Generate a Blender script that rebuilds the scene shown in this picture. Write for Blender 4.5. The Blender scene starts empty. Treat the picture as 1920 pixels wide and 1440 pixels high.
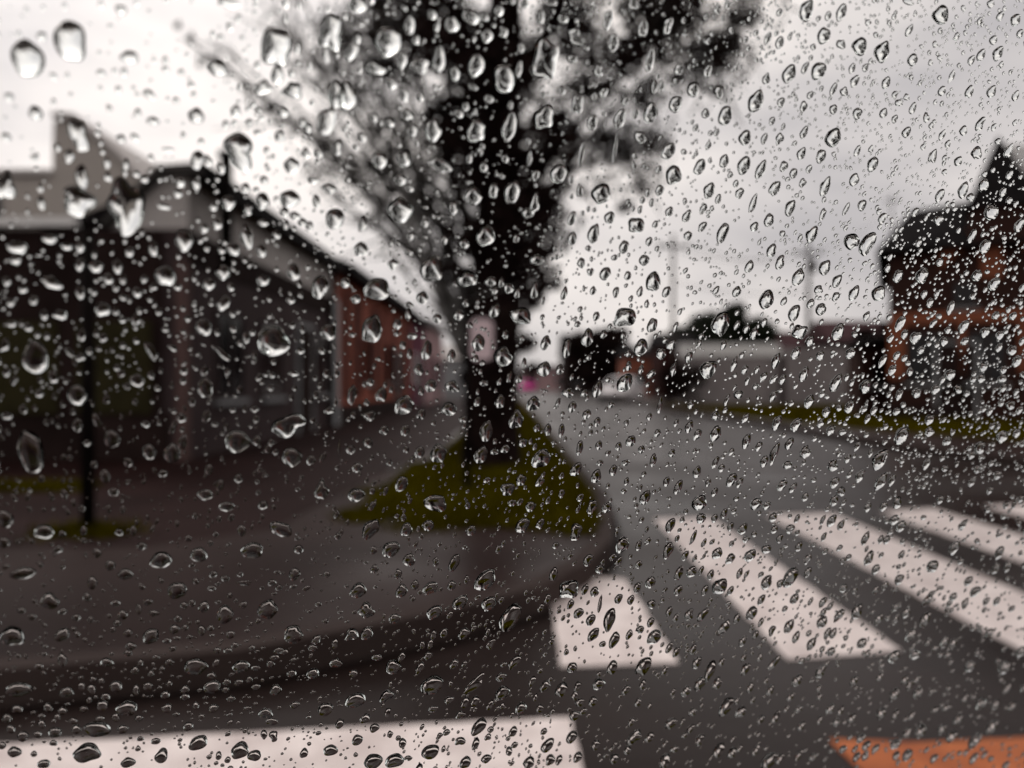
import bpy, bmesh, math, random
from mathutils import Vector, Matrix, noise
R = math.radians
rnd = random.Random(7)
sc = bpy.context.scene
COL = sc.collection

# ------------------------------------------------------------------ camera, world, sun, exposure
EYE = Vector((0.0, 0.0, 1.10))
FPX = 1440.0                      # focal length in pixels of the 1920 wide photograph
cam_d = bpy.data.cameras.new("camera")
cam = bpy.data.objects.new("camera", cam_d); COL.objects.link(cam)
cam.location = EYE; cam.rotation_euler = (R(90), 0, 0)
cam_d.lens = 27.0; cam_d.sensor_width = 36.0
cam_d.clip_start = 0.01; cam_d.clip_end = 2000
PD = 0.16                         # distance along the axis to the window glass
PP, PQ = -0.36, -0.42             # how the glass turns away to the right and downwards
cam_d.dof.use_dof = True
cam_d.dof.focus_distance = PD / 0.88
cam_d.dof.aperture_fstop = 9.8
cam_d.dof.aperture_blades = 0
sc.camera = cam

w = bpy.data.worlds.new("World"); sc.world = w; w.use_nodes = True
nt = w.node_tree; nt.nodes.clear()
wo = nt.nodes.new("ShaderNodeOutputWorld"); bg = nt.nodes.new("ShaderNodeBackground")
sky = nt.nodes.new("ShaderNodeTexSky"); sky.sky_type = 'NISHITA'; sky.sun_disc = False
SUN_EL, SUN_AZ = R(52), R(-35)
sky.sun_elevation = SUN_EL; sky.sun_rotation = SUN_AZ; sky.dust_density = 6; sky.air_density = 1.2
bw = nt.nodes.new("ShaderNodeHueSaturation"); bw.inputs["Saturation"].default_value = 0.0
nt.links.new(sky.outputs[0], bw.inputs["Color"])
tc = nt.nodes.new("ShaderNodeTexCoord")
mp = nt.nodes.new("ShaderNodeMapping"); mp.inputs["Scale"].default_value = (1.2, 1.2, 3.2); mp.inputs["Location"].default_value = (0.35, 0.2, 0.1)
nz = nt.nodes.new("ShaderNodeTexNoise"); nz.inputs["Scale"].default_value = 1.7; nz.inputs["Detail"].default_value = 5; nz.inputs["Roughness"].default_value = 0.52
rp = nt.nodes.new("ShaderNodeValToRGB")
rp.color_ramp.elements[0].position = 0.34; rp.color_ramp.elements[0].color = (0.56, 0.56, 0.585, 1)
rp.color_ramp.elements[1].position = 0.62; rp.color_ramp.elements[1].color = (1.0, 0.975, 0.955, 1)
mul = nt.nodes.new("ShaderNodeMix"); mul.data_type = 'RGBA'; mul.blend_type = 'MULTIPLY'; mul.inputs[0].default_value = 1
flat = nt.nodes.new("ShaderNodeMix"); flat.data_type = 'RGBA'; flat.inputs[0].default_value = 0.72   # the cloud deck evens the clear sky out
flat.inputs[7].default_value = (8.8, 8.62, 8.5, 1)
nt.links.new(bw.outputs[0], flat.inputs[6])
nt.links.new(tc.outputs["Generated"], mp.inputs[0]); nt.links.new(mp.outputs[0], nz.inputs["Vector"])
nt.links.new(nz.outputs["Fac"], rp.inputs[0])
nt.links.new(flat.outputs[2], mul.inputs[6]); nt.links.new(rp.outputs[0], mul.inputs[7])
nt.links.new(mul.outputs[2], bg.inputs["Color"]); bg.inputs["Strength"].default_value = 0.13
nt.links.new(bg.outputs[0], wo.inputs["Surface"])

sun_d = bpy.data.lights.new("sun", 'SUN'); sun_d.energy = 0.5; sun_d.angle = R(25); sun_d.color = (1.0, 0.96, 0.92)
sun = bpy.data.objects.new("sun", sun_d); COL.objects.link(sun)
sun.rotation_euler = (R(90) - SUN_EL, 0, R(180) + SUN_AZ * -1)
sun.location = (0, -5, 30)

vs = sc.view_settings
vs.view_transform = 'Standard'; vs.look = 'None'; vs.exposure = 0.0; vs.gamma = 1.0
cy = sc.cycles
cy.use_denoising = True
cy.max_bounces = 10; cy.transmission_bounces = 8; cy.transparent_max_bounces = 16; cy.diffuse_bounces = 2; cy.glossy_bounces = 3
cy.caustics_reflective = False; cy.caustics_refractive = True; cy.sample_clamp_indirect = 6.0
cy.use_adaptive_sampling = False

# ------------------------------------------------------------------ materials
def mat(name, col, rough=0.7, var=0.25, scale=6.0, spec=0.4, bump=0.0, col2=None, metallic=0.0, rvar=0.0, coat=0.0):
    m = bpy.data.materials.new(name); m.use_nodes = True
    t = m.node_tree; b = t.nodes["Principled BSDF"]
    b.inputs["Roughness"].default_value = rough
    b.inputs["Specular IOR Level"].default_value = spec
    b.inputs["Metallic"].default_value = metallic
    b.inputs["Coat Weight"].default_value = coat
    c = t.nodes.new("ShaderNodeTexCoord")
    n = t.nodes.new("ShaderNodeTexNoise"); n.inputs["Scale"].default_value = scale; n.inputs["Detail"].default_value = 6
    t.links.new(c.outputs["Object"], n.inputs["Vector"])
    r = t.nodes.new("ShaderNodeValToRGB")
    c2 = col2 or tuple(x * (1 + var) for x in col)
    c1 = col if col2 else tuple(x * (1 - var) for x in col)
    r.color_ramp.elements[0].position = 0.3; r.color_ramp.elements[0].color = (*c1, 1)
    r.color_ramp.elements[1].position = 0.7; r.color_ramp.elements[1].color = (*c2, 1)
    t.links.new(n.outputs["Fac"], r.inputs[0]); t.links.new(r.outputs[0], b.inputs["Base Color"])
    if rvar:
        n2 = t.nodes.new("ShaderNodeTexNoise"); n2.inputs["Scale"].default_value = 0.55; n2.inputs["Detail"].default_value = 4
        t.links.new(c.outputs["Object"], n2.inputs["Vector"])
        mr = t.nodes.new("ShaderNodeMapRange"); mr.inputs[1].default_value = 0.35; mr.inputs[2].default_value = 0.65
        mr.inputs[3].default_value = max(0.05, rough - rvar); mr.inputs[4].default_value = min(1, rough + rvar)
        t.links.new(n2.outputs["Fac"], mr.inputs[0]); t.links.new(mr.outputs[0], b.inputs["Roughness"])
    if bump:
        n3 = t.nodes.new("ShaderNodeTexNoise"); n3.inputs["Scale"].default_value = scale * 9; n3.inputs["Detail"].default_value = 4
        t.links.new(c.outputs["Object"], n3.inputs["Vector"])
        bp = t.nodes.new("ShaderNodeBump"); bp.inputs["Strength"].default_value = bump; bp.inputs["Distance"].default_value = 0.01
        t.links.new(n3.outputs["Fac"], bp.inputs["Height"]); t.links.new(bp.outputs[0], b.inputs["Normal"])
    return m

def brick_mat(name, c1, c2, mortar, sx=0.22, sy=0.075, rough=0.8):
    m = bpy.data.materials.new(name); m.use_nodes = True
    t = m.node_tree; b = t.nodes["Principled BSDF"]; b.inputs["Roughness"].default_value = rough; b.inputs["Specular IOR Level"].default_value = 0.2
    c = t.nodes.new("ShaderNodeTexCoord")
    s = t.nodes.new("ShaderNodeSeparateXYZ"); a = t.nodes.new("ShaderNodeMath"); a.operation = 'ADD'
    k = t.nodes.new("ShaderNodeCombineXYZ")
    t.links.new(c.outputs["Object"], s.inputs[0]); t.links.new(s.outputs[0], a.inputs[0]); t.links.new(s.outputs[1], a.inputs[1])
    t.links.new(a.outputs[0], k.inputs[0]); t.links.new(s.outputs[2], k.inputs[1])
    br = t.nodes.new("ShaderNodeTexBrick")
    br.inputs["Color1"].default_value = (*c1, 1); br.inputs["Color2"].default_value = (*c2, 1); br.inputs["Mortar"].default_value = (*mortar, 1)
    br.inputs["Scale"].default_value = 1.0; br.inputs["Brick Width"].default_value = sx; br.inputs["Row Height"].default_value = sy; br.inputs["Mortar Size"].default_value = 0.006
    t.links.new(k.outputs[0], br.inputs["Vector"]); t.links.new(br.outputs["Color"], b.inputs["Base Color"])
    return m

def clear_mat():
    m = bpy.data.materials.new("clear_window_glass"); m.use_nodes = True
    t = m.node_tree; t.nodes.clear()
    o = t.nodes.new("ShaderNodeOutputMaterial"); b = t.nodes.new("ShaderNodeBsdfTransparent")
    b.inputs["Color"].default_value = (0.985, 0.97, 0.962, 1)
    t.links.new(b.outputs[0], o.inputs["Surface"])
    return m

def water_mat():
    m = bpy.data.materials.new("rain_water"); m.use_nodes = True
    t = m.node_tree; t.nodes.clear()
    o = t.nodes.new("ShaderNodeOutputMaterial"); b = t.nodes.new("ShaderNodeBsdfGlass")
    b.inputs["IOR"].default_value = 1.333; b.inputs["Roughness"].default_value = 0.0
    b.inputs["Color"].default_value = (0.985, 1.0, 0.995, 1)
    t.links.new(b.outputs[0], o.inputs["Surface"])
    return m

M = dict(
    asphalt=mat("wet_asphalt", (0.011, 0.0065, 0.0057), 0.34, col2=(0.026, 0.018, 0.0165), scale=1.1, bump=0.22, rvar=0.10, spec=0.075),
    paver=mat("wet_paving", (0.012, 0.0055, 0.005), 0.40, col2=(0.040, 0.0255, 0.0235), scale=0.5, bump=0.2, rvar=0.14, spec=0.045),
    earth=mat("dark_earth", (0.03, 0.022, 0.018), 0.9, scale=2),
    kerb=mat("kerb_stone", (0.036, 0.025, 0.023), 0.7, col2=(0.050, 0.037, 0.034), scale=2.5, spec=0.05),
    gutter=mat("gutter_shade", (0.011, 0.0075, 0.007), 0.7, scale=5, spec=0.05),
    paint=mat("white_road_paint", (0.60, 0.515, 0.495), 0.55, col2=(0.90, 0.81, 0.78), scale=5.5, bump=0.15, spec=0.2),
    orange_paint=mat("orange_road_paint", (0.30, 0.075, 0.024), 0.5, col2=(0.52, 0.15, 0.045), scale=7, spec=0.2, bump=0.2),
    turf=mat("turf_soil", (0.020, 0.014, 0.0007), 1.0, col2=(0.036, 0.027, 0.0012), scale=2.5, spec=0.0),
    blade=mat("grass_blade", (0.046, 0.037, 0.0012), 1.0, col2=(0.078, 0.065, 0.0026), scale=1.5, spec=0.0),
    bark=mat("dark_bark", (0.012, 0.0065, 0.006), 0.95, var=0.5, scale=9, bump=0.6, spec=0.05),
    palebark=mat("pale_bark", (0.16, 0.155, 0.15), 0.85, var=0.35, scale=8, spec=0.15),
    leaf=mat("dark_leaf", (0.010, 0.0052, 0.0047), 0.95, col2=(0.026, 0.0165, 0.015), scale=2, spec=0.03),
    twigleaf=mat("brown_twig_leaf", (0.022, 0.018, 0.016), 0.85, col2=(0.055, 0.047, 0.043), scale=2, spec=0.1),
    green=mat("evergreen_leaf", (0.010, 0.013, 0.008), 0.8, col2=(0.026, 0.032, 0.018), scale=1, spec=0.15),
    darkwall=mat("charcoal_render", (0.020, 0.012, 0.0110), 0.9, var=0.35, scale=1.5, spec=0.06),
    plumwall=mat("plum_grey_render", (0.036, 0.023, 0.0235), 0.85, col2=(0.062, 0.046, 0.047), scale=0.9, spec=0.1),
    greywall=mat("grey_render", (0.44, 0.41, 0.395), 0.85, var=0.12, scale=1.2),
    olive=mat("olive_panel_paint", (0.026, 0.022, 0.0085), 0.8, var=0.2, scale=3, spec=0.08),
    rosewall=mat("dusky_pink_stone", (0.095, 0.058, 0.054), 0.8, var=0.25, scale=4, spec=0.1),
    ashwall=mat("ash_grey_stone", (0.25, 0.255, 0.262), 0.8, var=0.15, scale=3),
    beige=mat("beige_render", (0.40, 0.365, 0.335), 0.9, var=0.08, scale=0.6),
    whitetrim=mat("white_trim", (0.75, 0.74, 0.73), 0.6, var=0.06, scale=4),
    roof=mat("dark_roof", (0.008, 0.0065, 0.007), 0.85, var=0.4, scale=3, spec=0.08),
    slate=mat("grey_slate", (0.050, 0.046, 0.044), 0.8, var=0.25, scale=3, spec=0.1),
    paleroof=mat("pale_slate", (0.34, 0.33, 0.33), 0.55, var=0.15, scale=2),
    redroof=mat("old_red_tile", (0.055, 0.027, 0.030), 0.85, var=0.3, scale=1.5, spec=0.08),
    orange=brick_mat("rust_orange_brick", (0.31, 0.080, 0.044), (0.25, 0.060, 0.036), (0.17, 0.058, 0.04)),
    rustdark=mat("dark_rust_panel", (0.030, 0.008, 0.0065), 0.85, scale=4, spec=0.08),  # even dark rust tone for strips, doors and frames
    plum=mat("plum_pink_render", (0.115, 0.030, 0.052), 0.85, var=0.15, scale=3, spec=0.1),
    pink=mat("pale_pink_render", (0.36, 0.235, 0.24), 0.85, var=0.1, scale=2, spec=0.15),
    redbrick=brick_mat("dark_red_brick", (0.036, 0.0115, 0.0075), (0.026, 0.0085, 0.006), (0.03, 0.014, 0.011)),
    orangebrick=brick_mat("orange_arch_brick", (0.27, 0.075, 0.032), (0.21, 0.055, 0.025), (0.2, 0.10, 0.07)),
    winglass=mat("dark_window_pane", (0.005, 0.005, 0.006), 0.12, var=0.2, scale=2, spec=0.3),
    wood=mat("weathered_pole_wood", (0.055, 0.048, 0.043), 0.9, var=0.3, scale=6),
    steel=mat("black_steel", (0.006, 0.0045, 0.0042), 0.85, var=0.3, scale=12, spec=0.04),
    signface=mat("pinkish_white_sign_enamel", (0.66, 0.52, 0.55), 0.45, var=0.05, scale=5),
    signink=mat("dark_sign_rim", (0.05, 0.03, 0.035), 0.5, scale=8),
    wall=mat("wet_grey_wall", (0.21, 0.185, 0.185), 0.8, col2=(0.28, 0.25, 0.25), scale=0.9),
    carwhite=mat("white_car_paint", (0.62, 0.58, 0.59), 0.3, var=0.04, scale=2, spec=0.5, coat=0.6),
    carpink=mat("magenta_car_paint", (0.78, 0.004, 0.33), 0.5, var=0.06, scale=2, spec=0.15),
    tyre=mat("black_rubber", (0.012, 0.012, 0.012), 0.85, scale=20),
    rim=mat("alloy_rim", (0.45, 0.45, 0.46), 0.35, var=0.1, scale=10, metallic=0.8),
    red_lens=mat("red_lamp_lens", (0.45, 0.01, 0.015), 0.2, var=0.1, scale=20),
    clear_lens=mat("clear_lamp_lens", (0.7, 0.7, 0.7), 0.15, var=0.1, scale=20),
    cabin=mat("black_upholstery", (0.010, 0.009, 0.009), 0.9, var=0.3, scale=30, spec=0.2),
    vanpaint=mat("grey_van_paint", (0.22, 0.22, 0.23), 0.35, var=0.05, scale=3, coat=0.5),
    glass=clear_mat(), water=water_mat(),
    kiosk=mat("terracotta_render", (0.27, 0.085, 0.05), 0.85, var=0.12, scale=2),
    wire=mat("wire_sheath", (0.03, 0.03, 0.03), 0.7, scale=3),
    shadedpaver=mat("shaded_reddish_paving", (0.012, 0.0048, 0.0044), 0.6, col2=(0.026, 0.0125, 0.0118), scale=1.2, spec=0.03),
)

# ------------------------------------------------------------------ helpers
def tag(o, label=None, cat=None, group=None, kind=None):
    if label: o["label"] = label
    if cat: o["category"] = cat
    if group: o["group"] = group
    if kind: o["kind"] = kind
    return o

def empty(name, loc, rz=0.0, label=None, cat=None, group=None):
    o = bpy.data.objects.new(name, None); COL.objects.link(o)
    o.location = loc; o.rotation_euler = (0, 0, rz); o.empty_display_size = 0.3
    return tag(o, label, cat, group)

class MB:
    """collects boxes, prisms and tubes for ONE mesh object"""
    def __init__(s): s.v, s.f, s.sm = [], [], []
    def face(s, pts, smooth=False):
        i = len(s.v); s.v += [tuple(p) for p in pts]; s.f.append(list(range(i, i + len(pts)))); s.sm.append(smooth)
    def box(s, lo, hi, bev=0.0):
        x0, y0, z0 = lo; x1, y1, z1 = hi
        i = len(s.v)
        s.v += [(x0,y0,z0),(x1,y0,z0),(x1,y1,z0),(x0,y1,z0),(x0,y0,z1),(x1,y0,z1),(x1,y1,z1),(x0,y1,z1)]
        for q in ((0,3,2,1),(4,5,6,7),(0,1,5,4),(1,2,6,5),(2,3,7,6),(3,0,4,7)):
            s.f.append([i + k for k in q]); s.sm.append(False)
        return s
    def prism(s, poly, d, smooth=False):
        """poly: list of 3-D points (a flat outline), d: extrusion vector"""
        n = len(poly); i = len(s.v); d = Vector(d)
        s.v += [tuple(p) for p in poly] + [tuple(Vector(p) + d) for p in poly]
        s.f.append([i + k for k in range(n)][::-1]); s.sm.append(False)
        s.f.append([i + n + k for k in range(n)]); s.sm.append(False)
        for k in range(n):
            k2 = (k + 1) % n
            s.f.append([i + k, i + k2, i + n + k2, i + n + k]); s.sm.append(smooth)
        return s
    def tube(s, pts, rad, seg=8, caps=True):
        pts = [Vector(p) for p in pts]; n = len(pts)
        if not hasattr(rad, '__len__'): rad = [rad] * n
        i = len(s.v); ref = Vector((0.13, 0.97, 0.21))
        for k, p in enumerate(pts):
            t = (pts[min(k + 1, n - 1)] - pts[max(k - 1, 0)]).normalized()
            a = t.cross(ref if abs(t.dot(ref)) < 0.95 else Vector((1, 0, 0))).normalized(); b = t.cross(a)
            for q in range(seg):
                g = 2 * math.pi * q / seg
                s.v.append(tuple(p + (a * math.cos(g) + b * math.sin(g)) * rad[k]))
        for k in range(n - 1):
            for q in range(seg):
                q2 = (q + 1) % seg
                s.f.append([i + k*seg + q, i + k*seg + q2, i + (k+1)*seg + q2, i + (k+1)*seg + q]); s.sm.append(True)
        if caps:
            s.f.append([i + q for q in range(seg)][::-1]); s.sm.append(False)
            s.f.append([i + (n-1)*seg + q for q in range(seg)]); s.sm.append(False)
        return s
    def build(s, name, m, parent=None, off=None, bevel=0.0):
        me = bpy.data.meshes.new(name)
        vv = s.v if off is None else [(a - off[0], b - off[1], c - off[2]) for a, b, c in s.v]
        me.from_pydata(vv, [], s.f); me.polygons.foreach_set("use_smooth", s.sm)
        me.materials.append(m); me.update()
        if bevel:
            bm = bmesh.new(); bm.from_mesh(me)
            bmesh.ops.remove_doubles(bm, verts=bm.verts, dist=1e-5)
            bmesh.ops.bevel(bm, geom=list(bm.edges), offset=bevel, segments=2, affect='EDGES', clamp_overlap=True)
            bm.to_mesh(me); bm.free()
        o = bpy.data.objects.new(name, me); COL.objects.link(o)
        if parent: o.parent = parent
        return o

def at(x, y, Y):
    """the point seen at pixel (x, y) of the photograph at distance Y"""
    return Vector(((x - 960) / FPX * Y, Y, EYE.z + (720 - y) / FPX * Y))

def sheet(name, pts, z, m, kind="structure", label=None, cat=None, thick=0.0):
    b = MB()
    if thick: b.prism([(x, y, z - thick) for x, y in pts], (0, 0, thick))
    else: b.face([(x, y, z) for x, y in pts])
    o = b.build(name, m)
    bm = bmesh.new(); bm.from_mesh(o.data); bmesh.ops.triangulate(bm, faces=bm.faces); bmesh.ops.recalc_face_normals(bm, faces=bm.faces)
    bm.to_mesh(o.data); bm.free()
    return tag(o, label, cat, None, kind)

# ------------------------------------------------------------------ the ground, road and pavements
sheet("terrain", [(-600, -300), (600, -300), (600, 900), (-600, 900)], -0.06, M['earth'])
sheet("road", [(-60, -14), (60, -14), (60, 6.2), (14, 6.2), (8.2, 7.4), (6.9, 9.2), (6.45, 12), (6.4, 60), (5.2, 110), (-4, 190), (-12, 190), (-2.5, 110), (0.6, 60), (0.82, 12), (0.85, 6.8), (0.72, 5.64), (-20, 4.4), (-60, 4.4)], 0.0, M['asphalt'])
KERB = [(0.6, 60), (0.82, 12), (0.84, 6.8), (0.74, 5.64), (0.62, 4.8), (0.42, 4.2), (0.12, 3.66), (-0.28, 3.28), (-1.0, 2.80), (-1.7, 2.62), (-3, 2.52), (-9, 2.46), (-60, 2.4)]
sheet("pavement", KERB + [(-60, 60)], 0.12, M['paver'], thick=0.17)
def ribbon(name, line, off0, off1, z, m, thick=0.0):
    """a strip along a polyline between two sideways offsets"""
    P = [Vector((a, b, 0)) for a, b in line]; n = len(P); L0, L1 = [], []
    for k in range(n):
        t = (P[min(k+1, n-1)] - P[max(k-1, 0)]).normalized(); s_ = Vector((-t.y, t.x, 0))
        L0.append(P[k] + s_ * off0); L1.append(P[k] + s_ * off1)
    b = MB()
    for k in range(n - 1):
        q = [L0[k], L0[k+1], L1[k+1], L1[k]]
        q = [(p.x, p.y, z) for p in q]
        if thick: b.prism([(x, y, zz - thick) for x, y, zz in q], (0, 0, thick))
        else: b.face(q)
    o = b.build(name, m)
    bm = bmesh.new(); bm.from_mesh(o.data); bmesh.ops.recalc_face_normals(bm, faces=bm.faces); bm.to_mesh(o.data); bm.free()
    return tag(o, kind="structure")
ribbon("kerb", KERB[:11], 0.005, -0.11, 0.132, M['kerb'], thick=0.16)
ribbon("gutter", KERB[:10], 0.06, 0.012, 0.004, M['gutter'])  # dark strip at the kerb foot, the kerb shadow put into its colour
RK = [(6.4, 60), (6.45, 12), (6.9, 9.2), (8.2, 7.4), (14, 6.2), (60, 6.2)]
sheet("footpath", RK + [(60, 60)], 0.11, M['paver'], thick=0.16)
ribbon("kerb", RK, 0.115, -0.005, 0.122, M['kerb'], thick=0.16)
ribbon("gutter", RK, -0.17, -0.012, 0.004, M['gutter'])
sheet("verge", [(0.50, 45), (0.705, 12), (0.725, 6.8), (0.64, 5.62), (0.60, 5.25), (0.42, 5.12), (-0.6, 5.3), (-1.08, 5.8), (-1.14, 7), (-0.98, 12), (-0.9, 45)], 0.1275, M['turf'])
sheet("verge", [(7.0, 40), (7.0, 21), (7.6, 17), (8.6, 13.6), (10, 11.6), (14, 10), (60, 9.5), (60, 40)], 0.115, M['turf'])
sheet("shaded_brick_paving", [(-30, 4.3), (-2.2, 4.6), (-1.62, 5.2), (-1.5, 7), (-1.15, 12), (-1.0, 45), (-4.19, 45), (-4.19, 9.88), (-30, 9.88)], 0.1225, M['shadedpaver'])  # reddish bricks spread wider; shade before the houses put into their dark colour
sheet("grass_strip", [(-30, 7.0), (-3.9, 6.9), (-3.95, 7.5), (-30, 7.6)], 0.1265, M['turf'])

def road_paint(name, pts, label, m='paint', cat="road marking", group="zebra crossing stripes"):
    """a worn stripe of paint 5 mm thick"""
    b = MB(); out = []
    n = len(pts)
    for k in range(n):
        a, c = Vector((*pts[k], 0)), Vector((*pts[(k+1) % n], 0)); L = (c - a).length; st = max(2, int(L / 0.06))
        for q in range(st):
            p = a.lerp(c, q / st); nn = Vector((-(c - a).y, (c - a).x, 0)).normalized()
            e = 0.0 if q == 0 else (noise.noise(Vector((p.x * 9, p.y * 9, 3.1)))) * 0.011
            out.append((p.x + nn.x * e, p.y + nn.y * e, 0.001))
    b.prism(out, (0, 0, 0.004))
    o = b.build(name, M[m])
    bm = bmesh.new(); bm.from_mesh(o.data); bmesh.ops.triangulate(bm, faces=[f for f in bm.faces if len(f.verts) > 4]); bmesh.ops.recalc_face_normals(bm, faces=bm.faces); bm.to_mesh(o.data); bm.free()
    return tag(o, label, cat, group)
Z0, Z1 = 3.02, 6.45
road_paint("zebra_stripe", [(0.185, 2.98), (0.655, 3.02), (0.635, 4.30), (0.50, 4.36), (0.205, 4.10)], "short white zebra stripe ending at the kerb corner")
road_paint("zebra_stripe", [(1.10, 3.06), (1.60, 3.16), (1.63, 6.30), (1.15, 6.25)], "long white zebra stripe next to the short one by the kerb corner")
road_paint("zebra_stripe", [(2.10, 3.14), (2.66, 3.22), (2.72, 6.50), (2.12, 6.42)], "white zebra stripe running between the long first one and the far ones")
road_paint("zebra_stripe", [(3.12, 3.2), (3.64, 3.25), (3.70, 6.75), (3.16, 6.6)], "white zebra stripe lying under the brick house side of the crossing")
road_paint("zebra_stripe", [(4.18, 3.25), (4.72, 3.3), (4.82, 7.0), (4.24, 6.9)], "outermost white zebra stripe nearest the footpath before the brick house")
road_paint("zebra_stripe", [(-3.4, 2.12), (-1.57, 2.335), (0.195, 2.525), (0.205, 2.03), (-3.4, 1.62)], "broad white stripe lying crosswise nearest the viewer")
road_paint("orange_road_marking", [(0.98, 2.37), (1.25, 2.345), (1.66, 2.39), (1.74, 2.12), (1.46, 1.80), (1.02, 1.78)], "worn orange patch of paint on the asphalt near the viewer", 'orange_paint', "road marking", None)

# grass blades on the verges: uncountable
def grass(spots, name="grass"):
    V, F = [], []
    for (x, y, z, h) in spots:
        a = rnd.random() * 6.283; wd = 0.006 + 0.004 * rnd.random() + 0.0006 * y; l = rnd.gauss(0, 0.35); dx, dy = math.cos(a) * wd, math.sin(a) * wd
        i = len(V); V += [(x - dx, y - dy, z), (x + dx, y + dy, z), (x - dy * 20 * abs(l) * h * 8, y + dx * 20 * l * h * 8, z + h)]; F.append((i, i+1, i+2))
    me = bpy.data.meshes.new(name); me.from_pydata(V, [], F); me.materials.append(M['blade']); me.update()
    o = bpy.data.objects.new(name, me); COL.objects.link(o); return o
def inside(p, poly):
    x, y = p; r = False; n = len(poly)
    for i in range(n):
        x1, y1 = poly[i]; x2, y2 = poly[(i+1) % n]
        if (y1 > y) != (y2 > y) and x < (x2 - x1) * (y - y1) / (y2 - y1) + x1: r = not r
    return r
VL = [(0.6, 30), (0.70, 12), (0.72, 6.8), (0.64, 5.62), (0.61, 5.25), (0.44, 5.10), (-0.6, 5.27), (-1.10, 5.77), (-1.16, 7), (-0.99, 12), (-0.9, 30)]
VR = [(7.0, 30), (7.0, 21), (7.6, 17), (8.6, 13.6), (10, 11.6), (14, 10), (24, 9.8), (24, 30)]
sp = []
while len(sp) < 16000:
    y = 5.08 + 20 * rnd.random() ** 2; x = rnd.uniform(-1.3, 0.72)
    if inside((x, y), VL): sp.append((x, y, 0.122, rnd.uniform(0.03, 0.08)))
for _ in range(2200):
    while True:
        x, y = rnd.uniform(-1.9, .55), rnd.uniform(4.95, 9.5)
        if not inside((x, y), VL) and min((Vector((x, y)) - Vector(q)).length for q in VL[3:9]) < abs(rnd.gauss(0, .12)) + .03 or (x < -.9 and y > 5.4 and -1.08 - abs(rnd.gauss(0, .08)) < x and not inside((x, y), VL)): break
    sp.append((x, y, 0.119, rnd.uniform(0.015, 0.05)))
tag(grass(sp), "short olive grass of the verge round the tree foot", "grass", None, "stuff")
sp = []
while len(sp) < 12000:
    y = 9.8 + 20 * rnd.random(); x = rnd.uniform(7, 24)
    if inside((x, y), VR): sp.append((x, y, 0.113, rnd.uniform(0.05, 0.13)))
tag(grass(sp), "olive grass of the strip before the brick house and grey wall", "grass", None, "stuff")
sp = [(-2.78 + rnd.gauss(0, .14), 5.03 + rnd.gauss(0, .09), 0.12, rnd.uniform(.03, .09)) for _ in range(900)]
sp += [(rnd.uniform(-8, -4.0), rnd.uniform(7.0, 7.5), 0.122, rnd.uniform(.03, .09)) for _ in range(3500)]
tag(grass(sp), "grass tufts round the black post and along the dark house", "grass", None, "stuff")

# ------------------------------------------------------------------ houses
def window(root, x, z, wd, h, frame='whitetrim', sill='ashwall', bars=1, y=0.0):
    b = MB(); t = 0.06
    b.box((x - wd/2, y - .045, z), (x - wd/2 + t, y - .002, z + h)); b.box((x + wd/2 - t, y - .045, z), (x + wd/2, y - .002, z + h))
    b.box((x - wd/2 + t, y - .045, z), (x + wd/2 - t, y - .002, z + t)); b.box((x - wd/2 + t, y - .045, z + h - t), (x + wd/2 - t, y - .002, z + h))
    for k in range(bars):
        xx = x - wd/2 + wd * (k + 1) / (bars + 1); b.box((xx - .02, y - .04, z + t), (xx + .02, y - .004, z + h - t))
    f = b.build("window", M[frame], root)
    p = MB().box((x - wd/2 + t, y - .018, z + t), (x + wd/2 - t, y - .006, z + h - t)).build("pane", M['winglass'], f)
    s_ = MB().box((x - wd/2 - .06, y - .10, z - .07), (x + wd/2 + .06, y - .002, z - .002)).build("sill", M[sill], f)
    return f
def door(root, x, wd, h, m='olive', y=0.0, z=0.0):
    d = MB().box((x - wd/2, y - .05, z), (x + wd/2, y - .003, z + h))
    for k in (0.12, 0.55): d.box((x - wd/2 + .12, y - .065, z + h * k), (x + wd/2 - .12, y - .051, z + h * (k + .36)))
    d = d.build("door", M[m], root)
    MB().tube([(x + wd/2 - .1, y - .11, z + 1.0), (x + wd/2 - .1, y - .066, z + 1.0)], .022, 8).box((x + wd/2 - .115, y - .11, z + .93), (x + wd/2 - .085, y - .095, z + 1.07)).build("handle", M['rim'], d)
    fr = MB().box((x - wd/2 - .08, y - .06, z), (x - wd/2 - .002, y - .002, z + h + .08)).box((x + wd/2 + .002, y - .06, z), (x + wd/2 + .08, y - .002, z + h + .08)).box((x - wd/2 - .002, y - .06, z + h + .002), (x + wd/2 + .002, y - .002, z + h + .08)).build("door_frame", M['ashwall'], root)
    return d

# dark house, its corner at the street and its front across the end of the lane
h = empty("dark_house", (-4.2, 9.9, .12), R(90), "long dark house with white gutter over its end wall and grey upper storey", "house")
LEN = 8.4
MB().box((0, 0, 0), (LEN, 9.5, 2.98)).build("wall", M['plumwall'], h)
MB().prism([(0.06, 0.004, 2.981), (0.06, 1.0, 2.981), (0.06, 1.0, 3.0), (0.06, 0.30, 3.66), (0.06, 0.004, 3.66)], (LEN - .1, 0, 0)).build("upper_wall", M['greywall'], h)
MB().prism([(-.10, -.24, 3.662), (-.10, .31, 3.668), (-.10, 1.00, 3.01), (-.10, 1.09, 3.01), (-.10, .34, 3.78), (-.10, -.24, 3.82)], (LEN + .10, 0, 0)).build("roof", M['slate'], h)
MB().box((-.06, -.26, 3.60), (LEN, -.242, 3.83)).build("eave_board", M['roof'], h)
MB().box((-.02, -.03, 2.55), (LEN, -.003, 2.97)).build("shop_fascia", M['darkwall'], h)
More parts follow.
